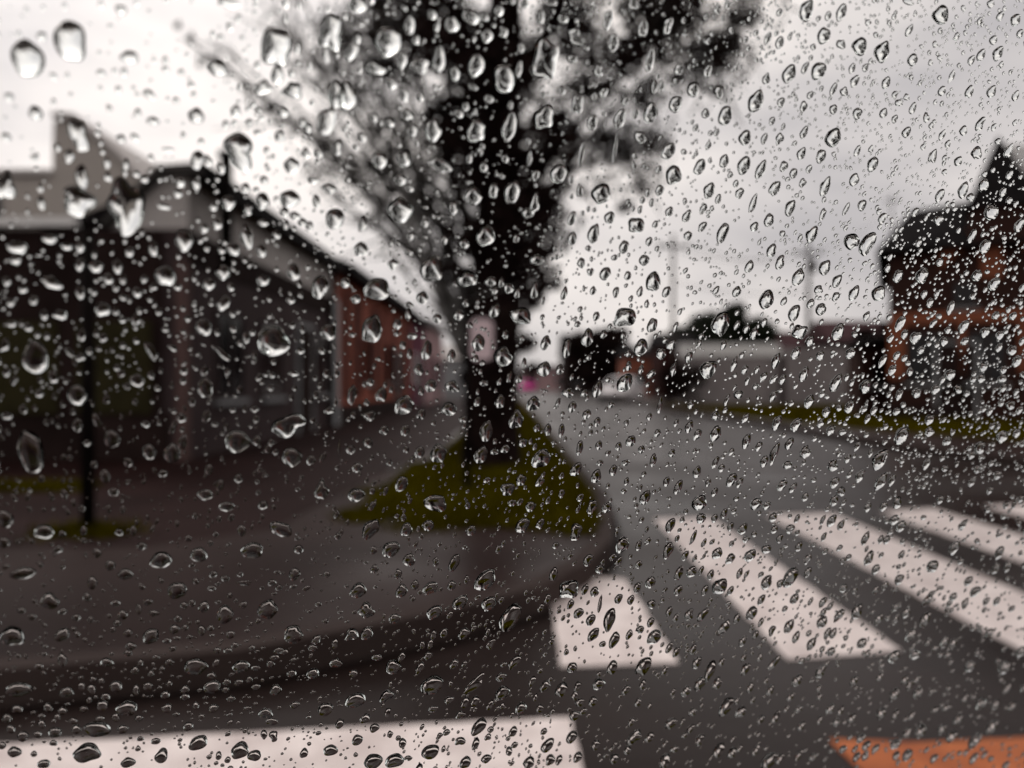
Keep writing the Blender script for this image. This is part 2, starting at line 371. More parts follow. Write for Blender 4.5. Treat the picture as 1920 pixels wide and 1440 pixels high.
# front end wall, seen head on: local -x side
e = h
MB().box((-.03, .22, .0), (-.003, 9.3, .62)).build("plinth", M['darkwall'], e)
MB().box((-.05, .30, .62), (-.031, 9.3, 2.95)).build("cladding", M['darkwall'], e)
for y0, y1 in ((.42, 1.38), (1.62, 2.62), (2.9, 3.9), (4.2, 5.2)):
    g = MB(); g.box((-.075, y0, .60), (-.051, y1, 1.78))
    for k in range(4): g.box((-.085, y0 + .05, .66 + k * .28), (-.0755, y1 - .05, .90 + k * .28))
    g.build("olive_panel", M['olive'], e)
MB().box((-.16, 1.35, 2.99), (-.01, 9.5, 3.10)).build("gutter_board", M['whitetrim'], e)
MB().box((-.09, -.04, 0), (.05, .10, 2.56)).build("pillar", M['rosewall'], e)
MB().box((LEN - .62, -.10, 0), (LEN - .06, -.004, 2.96)).build("pillar", M['ashwall'], e)
MB().tube([(LEN - .75, -.09, 0), (LEN - .75, -.09, 3.7)], .05, 8).build("downpipe", M['steel'], e)
f1 = window(e, 1.5, .75, 1.1, 1.3, 'plumwall'); f2 = window(e, 3.5, .75, 1.1, 1.3, 'plumwall')
door(e, 5.6, 1.0, 2.1, 'darkwall')
window(e, 6.9, .75, .8, 1.3, 'plumwall')
MB().tube([(.42, -.36, 2.55), (.42, -.36, 4.02)], .082, 12).tube([(.42, -.36, 4.03), (.42, -.36, 4.10)], .11, 12).build("flue_pipe", M['steel'], e)

# the rust orange house with dark pilaster gaps
h = empty("orange_house", (-4.2, 18.35, .12), R(90), "rust orange brick house with dark recessed strips under a dark eave", "house")
MB().box((0, 0, 0), (13.2, 9, 3.98)).build("wall", M['orange'], h)
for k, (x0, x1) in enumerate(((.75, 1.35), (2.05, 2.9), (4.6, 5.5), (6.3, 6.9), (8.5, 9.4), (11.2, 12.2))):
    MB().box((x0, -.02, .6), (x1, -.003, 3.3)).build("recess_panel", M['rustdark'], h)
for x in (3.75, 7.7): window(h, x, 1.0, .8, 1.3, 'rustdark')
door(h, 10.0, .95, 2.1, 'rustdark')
MB().box((-.02, -.06, 0), (13.2, -.004, .45)).build("plinth", M['darkwall'], h)
MB().prism([(-.02, -.42, 3.62), (-.02, -.42, 3.86), (-.02, 4.5, 5.6), (-.02, 9.3, 3.9), (-.02, 9.3, 3.7), (-.02, 4.5, 5.3)], (13.3, 0, 0)).build("roof", M['roof'], h)

h = empty("plum_house", (-4.2, 31.75, .12), R(90), "narrow plum pink house between the orange house and the pale pink house", "house")
MB().box((0, 0, 0), (5.2, 8, 3.7)).build("wall", M['plum'], h)
window(h, 1.4, 1.0, .9, 1.3); door(h, 3.4, .95, 2.1, 'rustdark')
MB().prism([(-.02, -.3, 3.6), (-.02, -.3, 3.8), (-.02, 4, 5.2), (-.02, 8.3, 3.8), (-.02, 8.3, 3.6), (-.02, 4, 5.0)], (5.2, 0, 0)).build("roof", M['roof'], h)

h = empty("pink_house", (-4.2, 37.05, .12), R(90), "pale pink house at the far end of the row", "house")
MB().box((0, 0, 0), (9.5, 8, 3.9)).build("wall", M['pink'], h)
for x in (1.6, 4.2, 8.0): window(h, x, 1.0, 1.0, 1.4, 'plum')
door(h, 6.1, 1.0, 2.1, 'rustdark')
MB().prism([(-.02, -.3, 3.901), (-.02, -.3, 4.1), (-.02, 4, 5.4), (-.02, 8.3, 4.1), (-.02, 8.3, 3.901), (-.02, 4, 5.2)], (9.6, 0, 0)).build("roof", M['paleroof'], h)

# beige block beyond the dark house
Yb = 28.0
h = empty("beige_block", (-16.4, Yb, .05), 0, "pale beige block with stepped gable rising behind the dark house", "apartment block")
def fp(px, py): p = at(px, py, Yb); return (p.x + 16.4, 0, p.z - .05)
base = [fp(-160, 720), fp(-160, 332), fp(98, 332), fp(100, 226), fp(140, 230), fp(222, 298), fp(268, 352), fp(268, 720)]
base[0] = (base[0][0], 0, 0); base[-1] = (base[-1][0], 0, 0)
MB().prism(base, (0, 9, 0)).build("wall", M['beige'], h)
b = MB()
for (a, c) in ((fp(-162, 330), fp(97, 330)), (fp(101, 222), fp(141, 226)), (fp(142, 227), fp(222, 294)), (fp(222, 294), fp(272, 350))):
    A, Cc = Vector(a), Vector(c); b.prism([A + Vector((0, -.15, .01)), Cc + Vector((0, -.15, .01)), Cc + Vector((0, -.15, .22)), A + Vector((0, -.15, .22))], (0, 9.3, 0))
b.build("roof", M['greywall'], h)
for px, py in ((-70, 400), (-20, 400)):
    q = fp(px, py); window(h, q[0], q[2] - .5, 1.1, 1.3, 'greywall')

# ------------------------------------------------------------------ the brick house on the other side
AH = R(-26.0)
CH = at(1668, 0, 22.0)
h = empty("brick_house", (CH.x, 22.0, .11), AH, "dark brick house with orange arches and a steep pointed turret", "house")
def hp(px, py, dy=0):
    """the local point of the front wall seen at pixel (px, py)"""
    d = Vector(((px - 960) / FPX, 1, (720 - py) / FPX)); nx, ny = -math.sin(AH), math.cos(AH)
    t_ = (CH.x * nx + 22.0 * ny) / (d.x * nx + d.y * ny); p = d * t_
    return Vector(((p.x - CH.x) * math.cos(AH) + (p.y - 22.0) * math.sin(AH), 0, p.z + EYE.z - .11))
x0 = hp(1668, 0).x; xt0, xt1 = hp(1818, 0).x, hp(1942, 0).x
MB().box((x0, 0, 0), (6.5, 9, 4.75)).build("wall", M['redbrick'], h)
MB().box((xt0, -.35, 4.76), (xt1, 1.5, 5.75)).build("turret_wall", M['redbrick'], h)
ap = hp(1877, 243, 0); ap = Vector((ap.x, .55, ap.z))
b = MB(); q = [Vector((xt0 - .12, -.5, 5.751)), Vector((xt1 + .12, -.5, 5.751)), Vector((xt1 + .12, 1.65, 5.751)), Vector((xt0 - .12, 1.65, 5.751))]
for k in range(4): b.face([q[k], q[(k+1) % 4], ap])
b.face(q[::-1]); b.build("turret_roof", M['roof'], h)
# main roof: hipped to the street end, pale far slope to the other end
b = MB(); e0 = Vector((x0 - .35, -.45, 4.751)); e1 = Vector((7, -.45, 4.751)); e2 = Vector((7, 9.4, 4.751)); e3 = Vector((x0 - .35, 9.4, 4.751))
r0 = Vector((x0 + .55, 1.3, 6.15)); r1 = Vector((7, 1.3, 6.7))
b.face([e0, e1, r1, r0]); b.face([e3, e0, r0]); b.face([e2, e3, r0, r1]); b.face([e1, e2, r1]); b.face([e3, e2, e1, e0])
b.build("roof", M['roof'], h)
pg = [hp(1892, 246), hp(2010, 246), hp(2010, 420), hp(1940, 420)]
MB().prism([Vector((p.x, 1.30, p.z)) for p in pg], (0, .25, 0)).build("pale_gable", M['whitetrim'], h)
# orange brick bands, arches and corner strips
b = MB().box((x0, -.06, 2.68), (6.5, -.004, 3.0)); b.build("brick_band", M['orangebrick'], h)
MB().box((x0 - .03, -.07, 1.15), (x0 + .36, -.004, 2.67)).build("corner_strip", M['orangebrick'], h)
def chevron(apx, apy, lx, ly, th, y=-.08):
    A_, L_ = hp(apx, apy), hp(lx, ly); R_ = Vector((2 * A_.x - L_.x, 0, L_.z)); d_ = Vector((0, 0, -th)); b = MB()
    for P_, Q_ in ((L_, A_), (A_, R_)):
        b.prism([(P_.x, y, P_.z), (Q_.x, y, Q_.z), (Q_.x, y, Q_.z - th), (P_.x, y, P_.z - th)], (0, .07, 0))
    return b.build("gable_trim", M['orangebrick'], h)
chevron(1856, 396, 1762, 476, .42)
q0, q1 = hp(1838, 440), hp(1880, 520)
MB().box((q0.x, -.075, q1.z), (q1.x, -.005, q0.z - .12)).build("brick_panel", M['orangebrick'], h)
window(h, hp(1808, 0).x, 3.1, .62, .75, 'redbrick')
for px in (1735, 1850, 1965):
    c = hp(px, 0).x; window(h, c, 1.0, .95, 1.45, 'redbrick')
    MB().box((c - .66, -.065, 1.3), (c - .50, -.004, 2.66)).build("brick_strip", M['orangebrick'], h)
c = hp(1800, 0).x
door(h, hp(1793, 0).x, .9, 2.1, 'darkwall')
MB().box((x0, -.08, 0), (c - .56, -.071, .38)).build("plinth", M['darkwall'], h)
# a lower dark annexe against its side
h = empty("brick_annexe", (12.0, 24.5, .11), 0, "low dark brown annexe against the side of the brick house", "annexe")
q = [at(1612, 645, 24.5), at(1690, 645, 24.5)]
MB().box((q[0].x - 12, 0, 0), (q[1].x - 12, .9, q[0].z - .15)).build("wall", M['redbrick'], h)
MB().prism([(q[0].x - 12.2, -.2, q[0].z - .149), (q[1].x - 12, -.2, q[0].z - .149), (q[1].x - 12, -.2, q[0].z + .25), (q[0].x - 12.2, -.2, q[0].z - .05)], (0, 1.1, 0)).build("roof", M['roof'], h)
window(h, q[0].x - 12 + .75, .9, .8, 1.0, 'redbrick')

# long grey wall with pale coping
Yw = 38.0
h = empty("garden_wall", (8.6, Yw, .1), 0, "long wet grey wall with a pale top band beside the brick annexe", "wall")
L = at(1625, 0, Yw).x - 8.6; a0 = at(1278, 0, Yw).x - 8.6; T = at(0, 668, Yw).z - .1
MB().box((a0, 0, 0), (L, .35, T)).build("wall_body", M['wall'], h)
MB().box((a0 - .06, -.06, T + .001), (at(1462, 0, Yw).x - 8.6, .41, T + .62)).build("coping", M['whitetrim'], h)
MB().box((at(1462, 0, Yw).x - 8.6 + .002, -.03, T + .001), (L, .38, T + .42)).build("coping", M['wall'], h)
for px in (1452, 1466): MB().box((at(px, 0, Yw).x - 8.6 - .13, -.10, 0), (at(px, 0, Yw).x - 8.6 + .13, -.005, T - .02)).build("pilaster", M['wall' if px < 1460 else 'plumwall'], h)

# houses at the end of the street and behind the wall
def plain_house(loc, wx, dy, hz, rise, wallm, roofm, label, wins, rz=0, name="house", cat="house"):
    h = empty(name, loc, rz, label, cat)
    MB().box((0, 0, 0), (wx, dy, hz)).build("wall", M[wallm], h)
    MB().prism([(-.3, -.35, hz + .001), (-.3, dy + .35, hz + .001), (-.3, dy/2, hz + rise)], (wx + .6, 0, 0)).build("roof", M[roofm], h)
    for (x, z, a, b_) in wins: window(h, x, z, a, b_, 'ashwall')
    return h
d = 95.0
plain_house((at(1058, 0, d).x, d, 0), 7.0, 8, 4.6, 2.9, 'darkwall', 'roof', "dark house with dark hipped roof at the end of the road", [(1.5, 1, 1, 1.4), (5.2, 1, 1, 1.4)])
plain_house((at(1172, 0, 70).x, 70, 0), 2.9, 4, 3.6, .9, 'kiosk', 'roof', "small terracotta house front behind the white car", [(1.4, 1.1, 1.2, 1.1)])
plain_house((at(1240, 0, 62).x, 62, 0), 2.7, 5, 4.2, 1.2, 'rustdark', 'roof', "low dark maroon house against the end of the grey wall", [(1.3, 1.1, .9, 1.1)])
plain_house((at(1428, 0, 88).x, 88, 0), 7.8, 8, 5.2, 2.2, 'plumwall', 'redroof', "house with dull red roof behind the middle of the grey wall", [(2, 3, 1, 1.2), (5.5, 3, 1, 1.2)])
plain_house((at(1560, 0, 80).x, 80, 0), 8.5, 8, 5.6, 2.4, 'plumwall', 'redroof', "house with dull red roof close to the brick house", [(2, 3.2, 1, 1.2), (5.5, 3.2, 1, 1.2)])
plain_house((at(978, 0, 125).x, 125, 0), 9.0, 8, 3.1, 1.2, 'pink', 'plumwall', "low pinkish shed closing the view down the road", [(2, 1, 1.2, 1.2), (6, 1, 1.2, 1.2)], name="shed", cat="shed")
plain_house((at(830, 0, 58).x, 58, 0), 3.4, 6, 3.0, 1.1, 'ashwall', 'greywall', "low ash grey house past the pale pink house", [(1.7, 1, 1, 1.2)])

# ------------------------------------------------------------------ trees
def clumps_mesh(name, clumps, dens, size, m, parent, flatten=0.8):
    V, F = [], []
    for (p, r) in clumps:
        n = int(dens * r * r * 100)
        for _ in range(n):
            while True:
                q = Vector((rnd.uniform(-1, 1), rnd.uniform(-1, 1), rnd.uniform(-1, 1)))
                if q.length < 1: break
            q = p + Vector((q.x * r, q.y * r, q.z * r * flatten))
            s_ = size * rnd.uniform(.6, 1.4)
            a = Vector((rnd.gauss(0, 1), rnd.gauss(0, 1), rnd.gauss(0, 1))).normalized(); b = a.cross(Vector((rnd.gauss(0, 1), rnd.gauss(0, 1), rnd.gauss(0, 1)))).normalized()
            i = len(V); V += [tuple(q - a * s_), tuple(q + b * s_ * .45), tuple(q + a * s_), tuple(q - b * s_ * .45)]; F.append((i, i+1, i+2, i+3))
    me = bpy.data.meshes.new(name); me.from_pydata(V, [], F); me.materials.append(m); me.update()
    o = bpy.data.objects.new(name, me); COL.objects.link(o)
    if parent: o.parent = parent
    return o
def wob(a, b, n=6, k=.06):
    a, b = Vector(a), Vector(b); L = (b - a).length
    return [a.lerp(b, i / n) + Vector((rnd.gauss(0, k), rnd.gauss(0, k), rnd.gauss(0, k * .6))) * L * (0 if i in (0, n) else .5) for i in range(n + 1)]

Yt = 9.3
root = at(920, 885, Yt); root.z = .12
t = empty("street_tree", tuple(root), 0, "big dark tree with ragged crown and long bare boughs on the grass verge", "tree")
def tp(px, py, dy=0.0):
    p = at(px, py, Yt) - root; p.y += dy; return p
tk = [tp(918, 898), tp(920, 870), tp(921, 800), tp(922, 700), tp(928, 560), tp(935, 420), tp(940, 260), tp(945, 60), tp(955, -200), tp(960, -420)]
MB().tube(tk, [.46, .38, .335, .32, .31, .29, .26, .21, .14, .06], 14).build("trunk", M['bark'], t)
crown = [(1010,470,50),(1020,420,50),(1030,360,50),(998,520,46),(978,580,36),(958,650,28),(1000,300,60),(870,380,50),(1010,380,55),(1030,300,60),(850,300,50),(1030,480,30),(870,450,44),(1012,535,26),(860,560,30),(975,640,28),(890,660,34),(960,690,36),
 (800,60,85),(880,40,110),(960,60,120),(1040,40,110),(830,190,75),(905,180,105),(980,200,105),(905,320,75),(980,330,78),(945,420,70),(1000,455,52),(905,455,60),(870,520,40),(925,540,80),(985,530,50),(965,600,38),(930,620,52),(1010,440,45),(920,700,40),(940,770,42),(900,820,36),
 (1100,110,70),(1180,60,85),(1260,40,80),(1320,70,62),(1370,90,46),(1395,25,50),(1345,150,34),(1120,220,58),(1180,290,40),(1200,345,26),(1160,180,50),(1235,140,46),(750,100,54),(705,35,56),
 (900,-150,180),(1050,-200,200),(750,-120,130),(1250,-120,140),(1000,-450,200),(850,-400,170),(1200,-350,150)]
C1 = []
for (x, y, r) in crown:
    for _ in range(3 if r > 60 else 2):
        rr = r / 155 * rnd.uniform(.55, .8)
        C1.append((tp(x + rnd.gauss(0, r * .35), y + rnd.gauss(0, r * .3), rnd.gauss(0, .35 + r / 260)), rr))
feather = [(1080,160,60),(1130,200,60),(1170,240,55),(1210,290,45),(1110,280,50),(1085,350,40),(1150,330,36),(1225,335,30),(1240,210,50),(1280,150,50),(1240,90,60),(1300,60,60),(1345,110,50),(1395,110,40),(1410,60,40),(1330,190,30),(1060,420,30),(780,250,60),(760,170,55),(800,330,50),(820,420,40),(700,90,60),(660,110,50),(620,60,50),(730,30,60)]
C3 = [(tp(x + rnd.gauss(0, r * .3), y + rnd.gauss(0, r * .3), rnd.gauss(0, .4)), r / 155 * rnd.uniform(.7, 1.0)) for (x, y, r) in feather for _ in range(3)]
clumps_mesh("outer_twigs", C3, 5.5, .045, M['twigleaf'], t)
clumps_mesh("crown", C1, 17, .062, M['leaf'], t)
bough = [(345,70,14),(372,92,20),(405,122,22),(440,145,20),(480,172,24),(520,205,26),(560,238,30),(600,268,32),(640,300,38),(690,340,40),(730,310,40),(655,190,32),(600,150,26),(560,112,22),(520,60,24),(640,70,40),(690,160,40),(725,235,46),(745,350,42),(790,410,44),(700,430,24),(640,370,20),(590,330,16),(640,25,44),(820,480,34)]
C2 = [(tp(x + rnd.gauss(0, 6), y + rnd.gauss(0, 6), rnd.gauss(0, .25)), r / 155 * rnd.uniform(.8, 1.1)) for (x, y, r) in bough for _ in (0, 1)]
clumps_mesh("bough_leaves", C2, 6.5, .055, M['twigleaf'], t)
fan = []
for _ in range(26):
    sx_, sy_ = rnd.uniform(855, 900), rnd.uniform(380, 640); k_ = rnd.random()
    ex, ey = 380 + 360 * k_ + rnd.gauss(0, 25), 110 - 170 * k_ + rnd.gauss(0, 40)
    f_ = rnd.uniform(.45, 1.0); ex, ey = sx_ + (ex - sx_) * f_, sy_ + (ey - sy_) * f_
    mx, my = (sx_ + ex) / 2 + rnd.gauss(-8, 14), (sy_ + ey) / 2 + rnd.gauss(14, 16)
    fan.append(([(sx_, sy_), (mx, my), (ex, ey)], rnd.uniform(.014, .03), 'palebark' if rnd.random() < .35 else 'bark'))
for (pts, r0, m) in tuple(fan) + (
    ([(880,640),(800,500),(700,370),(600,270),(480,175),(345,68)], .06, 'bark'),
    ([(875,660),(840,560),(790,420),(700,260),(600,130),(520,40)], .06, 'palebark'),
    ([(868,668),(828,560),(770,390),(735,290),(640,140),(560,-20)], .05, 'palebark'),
    ([(885,600),(830,450),(760,290),(690,140),(650,0)], .07, 'bark'),
    ([(905,520),(850,360),(800,200),(760,40)], .09, 'bark'),
    ([(800,500),(720,440),(640,380),(585,325)], .035, 'bark'),
    ([(700,370),(640,330),(560,290)], .03, 'bark'),
    ([(960,480),(1050,330),(1130,230),(1200,170),(1300,90),(1400,20)], .055, 'bark'),
    ([(950,400),(1060,260),(1160,120),(1260,0)], .05, 'bark'),
    ([(1050,330),(1120,300),(1180,300),(1205,350)], .04, 'bark'),
    ([(1300,90),(1345,120),(1350,170)], .03, 'bark'),
    ([(970,560),(1020,440),(1060,340),(1080,240)], .06, 'bark'),
    ([(935,300),(880,120),(830,-50),(760,-200)], .10, 'bark'),
    ([(945,200),(1040,40),(1120,-120),(1220,-260)], .10, 'bark')):
    P = []
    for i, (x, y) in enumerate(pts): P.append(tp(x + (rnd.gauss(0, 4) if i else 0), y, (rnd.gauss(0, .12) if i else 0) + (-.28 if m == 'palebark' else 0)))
    n = len(P); b = MB().tube(P, [r0 * (1 - .8 * i / (n - 1)) for i in range(n)], 8)
    for i in range(1, n - 1 if pts[-1] == (345,68) else n):                                    # side twigs
        for _ in range(7 if r0 > .031 else 5):
            a = P[i - 1].lerp(P[i], rnd.random()); d_ = (P[i] - P[i-1]).normalized()
            e_ = a + (d_ * .6 + Vector((rnd.gauss(0, .5), rnd.gauss(0, .4), rnd.gauss(.1, .5)))) * rnd.uniform(.25, .6)
            b.tube([a, a.lerp(e_, .5) + Vector((0, 0, .03)), e_], [.014, .010, .004], 5)
    b.build("limb", M[m], t)

def tree(loc, hgt, rad, m, label, name="tree", dens=3.6, n=26, leaf=.16):
    t = empty(name, loc, 0, label, "tree")
    b = MB().tube([(0, 0, 0), (.05, 0, hgt * .4), (0, .05, hgt * .8)], [rad * .11, rad * .08, rad * .03], 8)
    C = []
    for k in range(n):
        a = rnd.random() * 6.283; z = rnd.uniform(.28, .95); q = rad * (1 - abs(z - .5) * .9) * rnd.uniform(.3, .9)
        c = Vector((math.cos(a) * q, math.sin(a) * q, hgt * z)); C.append((c, rad * rnd.uniform(.28, .45)))
        b.tube([(0, 0, hgt * max(.2, z - .25)), c * .6 + Vector((0, 0, hgt * z * .4 - .1)), c], [rad * .04, rad * .025, .02], 5)
    b.build("trunk", M['bark'], t)
    clumps_mesh("crown", C, dens, leaf, m, t, .9)
    return t
p = at(1335, 0, 70); tree((p.x, 70, 0), 7.0, 3.0, M['green'], "round dark evergreen behind the white coping of the grey wall", leaf=.2)
p = at(1395, 0, 74); tree((p.x, 74, 0), 9.0, 3.0, M['green'], "tallest dark evergreen behind the grey wall", leaf=.2)
p = at(1290, 0, 66); tree((p.x, 66, 0), 5.8, 2.6, M['green'], "low dark evergreen beside the utility pole", leaf=.2)
p = at(1100, 0, 84); tree((p.x, 84, 0), 6.6, 2.6, M['leaf'], "dark leafless looking tree at the end of the road before the dark house", leaf=.2)
p = at(1150, 0, 84); tree((p.x, 84, 0), 7.2, 2.6, M['leaf'], "dark tree between the dark house and the terracotta front", leaf=.2)
hd = empty("dark_hedge", (at(1285, 0, 36).x, 36.3, .1), 0, "dark maroon hedge in front of the street end of the grey wall", "hedge")
clumps_mesh("foliage", [(Vector((rnd.uniform(-1.05, 1.0), rnd.uniform(-.3, .3), rnd.uniform(.3, 1.9))), rnd.uniform(.35, .55)) for _ in range(26)], 4.5, .09, M['leaf'], hd, 1.0)
MB().tube([(-.7, 0, 0), (-.7, .05, .9)], .05, 6).tube([(0, .1, 0), (.05, .05, 1.0)], .05, 6).tube([(.7, 0, 0), (.65, .05, .9)], .05, 6).build("stem", M['bark'], hd)
p = at(1645, 0, 60); tree((p.x, 60, 0), 5.8, 2.2, M['leaf'], "dark brown tree peeping out beside the brick annexe", leaf=.2)

# ------------------------------------------------------------------ posts, sign, poles, wires
sx, sy = at(876, 0, 7.15).x, 7.15
h = empty("street_sign", (sx, sy, .12), 0, "pinkish white rounded sign on a thin dark post before the tree trunk", "sign")
MB().tube([(0, 0, 0), (0, 0, 2.05)], .032, 12).tube([(0, 0, 0), (0, 0, .05)], .07, 12).tube([(0, 0, 2.05), (0, 0, 2.08)], .04, 12).build("post", M['steel'], h)
def rounded(cx, cz, wd, hh, r, y):
    o = []
    for (sx_, sz_, a0) in ((1, 1, 0), (-1, 1, 90), (-1, -1, 180), (1, -1, 270)):
        for k in range(7):
            a = R(a0 + 15 * k); o.append((cx + sx_ * (wd/2 - r) + r * math.cos(a), y, cz + sz_ * (hh/2 - r) + r * math.sin(a)))
    return o
cx = at(904, 0, 7.15).x - sx; cz = at(0, 637, 7.15).z - .12
MB().prism(rounded(cx, cz, .225, .40, .075, -.05), (0, .014, 0)).build("sign_rim", M['signink'], h)
MB().prism(rounded(cx, cz, .205, .38, .066, -.054), (0, .004, 0)).build("sign_plate", M['signface'], h)
MB().box((-.036, -.036, cz - .12), (cx + .05, .02, cz - .09)).box((-.036, -.036, cz + .09), (cx + .05, .02, cz + .12)).build("bracket", M['steel'], h)

h = empty("steel_post", (at(165, 0, 5.03).x, 5.03, .12), 0, "thin black steel post standing on the near pavement in a tuft of grass", "post")
MB().tube([(0, 0, 0), (0, 0, 2.02)], .043, 14).build("shaft", M['steel'], h)
MB().tube([(0, 0, 2.02), (0, 0, 2.05), (0, 0, 2.08)], [.052, .05, .02], 14).build("cap", M['steel'], h)
MB().tube([(0, 0, 0), (0, 0, .025)], .09, 14).build("base_plate", M['steel'], h)

poles = []
for (px, Y, topy, lab) in ((1262, 44, 440, "tall thin utility pole beside the low evergreen"), (1516, 50, 455, "thick utility pole with crossarm behind the grey wall"), (1672, 92, 365, "far utility pole rising beyond the brick house roof edge")):
    p = at(px, topy, Y); h = empty("utility_pole", (p.x, Y, 0), 0, lab, "utility pole", "utility poles")
    r_ = .17 if px == 1516 else .12
    MB().tube([(0, 0, 0), (0, 0, p.z)], [r_, r_ * .7], 10).build("pole", M['wood'], h)
    a = MB().box((-.9, -.13, p.z - .75), (.9, -.0, p.z - .62)).build("crossarm", M['wood'], h)
    for x in (-.8, 0, .8): MB().tube([(x, -.06, p.z - .62), (x, -.06, p.z - .55), (x, -.06, p.z - .45)], [.02, .06, .04], 8).build("insulator", M['palebark'], a)
    if px == 1516: MB().tube([(.1, -.42, p.z - 2.0), (.1, -.42, p.z - 1.15)], .24, 12).build("transformer", M['wood'], h)
    poles.append(Vector((p.x, Y, p.z - .45)))
def wire(a, b, sag, label):
    P = [a.lerp(b, k / 14) - Vector((0, 0, sag * 4 * (k / 14) * (1 - k / 14))) for k in range(15)]
    tag(MB().tube(P, .022, 5).build("overhead_wire", M['wire']), label, "wire", "overhead wires")
for i, x in enumerate((-.8, .8)):
    wire(poles[0] + Vector((x, -.06, 0)), poles[1] + Vector((x, -.06, 0)), .9, ("overhead wire slung between the two poles, on their street end" if i == 0 else "overhead wire slung between the two poles, on their house end"))
wire(poles[1] + Vector((.8, -.06, 0)), poles[2] + Vector((0, -.06, 0)), 1.0, "overhead wire from the thick pole towards the brick house")
wire(poles[0] + Vector((0, -.06, -2.2)), poles[1] + Vector((0, -.06, -2.6)), .5, "lowest overhead wire between the thin pole and the thick pole")

# ------------------------------------------------------------------ cars
def car(loc, rz, paint, label):
    c = empty("parked_car", loc, rz, label, "car")       # local: nose towards -y
    prof = [(-1.95,.34),(-1.98,.58),(-1.85,.76),(-1.0,.92),(-.35,1.40),(.2,1.50),(1.1,1.48),(1.72,1.12),(1.95,.98),(1.98,.5),(1.9,.3)]
    b = MB(); W = .84; n = len(prof)
    rows = []
    for (xs, k) in ((-W, .93), (-W * .93, 1.0), (W * .93, 1.0), (W, .93)):
        rows.append([(xs * (1 - max(0, z - .95) * .38), y * k if abs(y) > 1.5 else y, z if k == 1 else .3 + (z - .3) * .965) for y, z in prof])
    i0 = len(b.v)
    for r_ in rows: b.v += r_
    for a in range(3):
        for k in range(n):
            k2 = (k + 1) % n; b.f.append([i0 + a*n + k, i0 + a*n + k2, i0 + (a+1)*n + k2, i0 + (a+1)*n + k]); b.sm.append(k != n - 1)
    b.f.append([i0 + k for k in range(n)][::-1]); b.sm.append(False); b.f.append([i0 + 3*n + k for k in range(n)]); b.sm.append(False)
    o = b.build("body", M[paint], c)
    bm = bmesh.new(); bm.from_mesh(o.data); bmesh.ops.recalc_face_normals(bm, faces=bm.faces); bm.to_mesh(o.data); bm.free()
    def on(y0, z0, y1, z1, w0, w1, nm):                    # a pane just proud of the sloping screens
        d_ = Vector((0, z1 - z0, -(y1 - y0))).normalized()
        if d_.z < 0: d_ = -d_
        q = [(-w0, y0, z0), (w0, y0, z0), (w1, y1, z1), (-w1, y1, z1)]
        return MB().prism([Vector(p) + d_ * .004 for p in q], d_ * .012).build(nm, M['winglass'], c)
    on(-.94, .965, -.40, 1.365, .66, .60, "windscreen"); on(1.66, 1.165, 1.17, 1.435, .64, .58, "rear_window")
    for s_ in (-1, 1):
        q = [(-.55, .98), (-.12, 1.33), (.45, 1.38), (1.05, 1.36), (1.4, 1.02), (1.2, .98)]
        f = [Vector((s_ * (W * (1 - max(0, z - .95) * .38) + .004), y, z)) for y, z in q]
        MB().prism(f, (s_ * .01, 0, 0)).build("side_window", M['winglass'], c)
        MB().tube([(s_ * .86, -.6, .98), (s_ * .99, -.62, 1.03)], [.03, .08], 8).build("mirror", M[paint], c)
        MB().prism([(s_ * .44, -1.93, .60), (s_ * .76, -1.88, .60), (s_ * .74, -1.82, .74), (s_ * .46, -1.87, .74)], (0, -.05, 0)).build("headlight", M['clear_lens'], c)
        MB().prism([(s_ * .56, 1.96, .70), (s_ * .78, 1.93, .70), (s_ * .76, 1.90, .95), (s_ * .58, 1.93, .95)], (0, .05, 0)).build("tail_light", M['red_lens'], c)
        for y in (-1.22, 1.22):
            w_ = MB().tube([(s_ * .66, y, .31), (s_ * .70, y, .31), (s_ * .85, y, .31), (s_ * .87, y, .31)], [.27, .31, .31, .27], 20).build("wheel", M['tyre'], c)
            MB().tube([(s_ * .86, y, .31), (s_ * .885, y, .31)], [.19, .16], 14).build("rim", M['rim'], w_)
    MB().box((-.72, -2.03, .34), (.72, -1.94, .50)).build("bumper", M['tyre'], c); MB().box((-.72, 1.95, .34), (.72, 2.03, .50)).build("bumper", M['tyre'], c)
    MB().box((-.26, 2.001, .62), (.26, 2.02, .74)).build("number_plate", M['whitetrim'], c)
    return c
p = at(1165, 0, 45); car((p.x, 45, .0), R(-24), 'carwhite', "white car parked at the roadside before the terracotta house front")
p = at(990, 0, 104); car((p.x, 104, 0), R(4), 'carpink', "small bright magenta car far down the road by the tree")
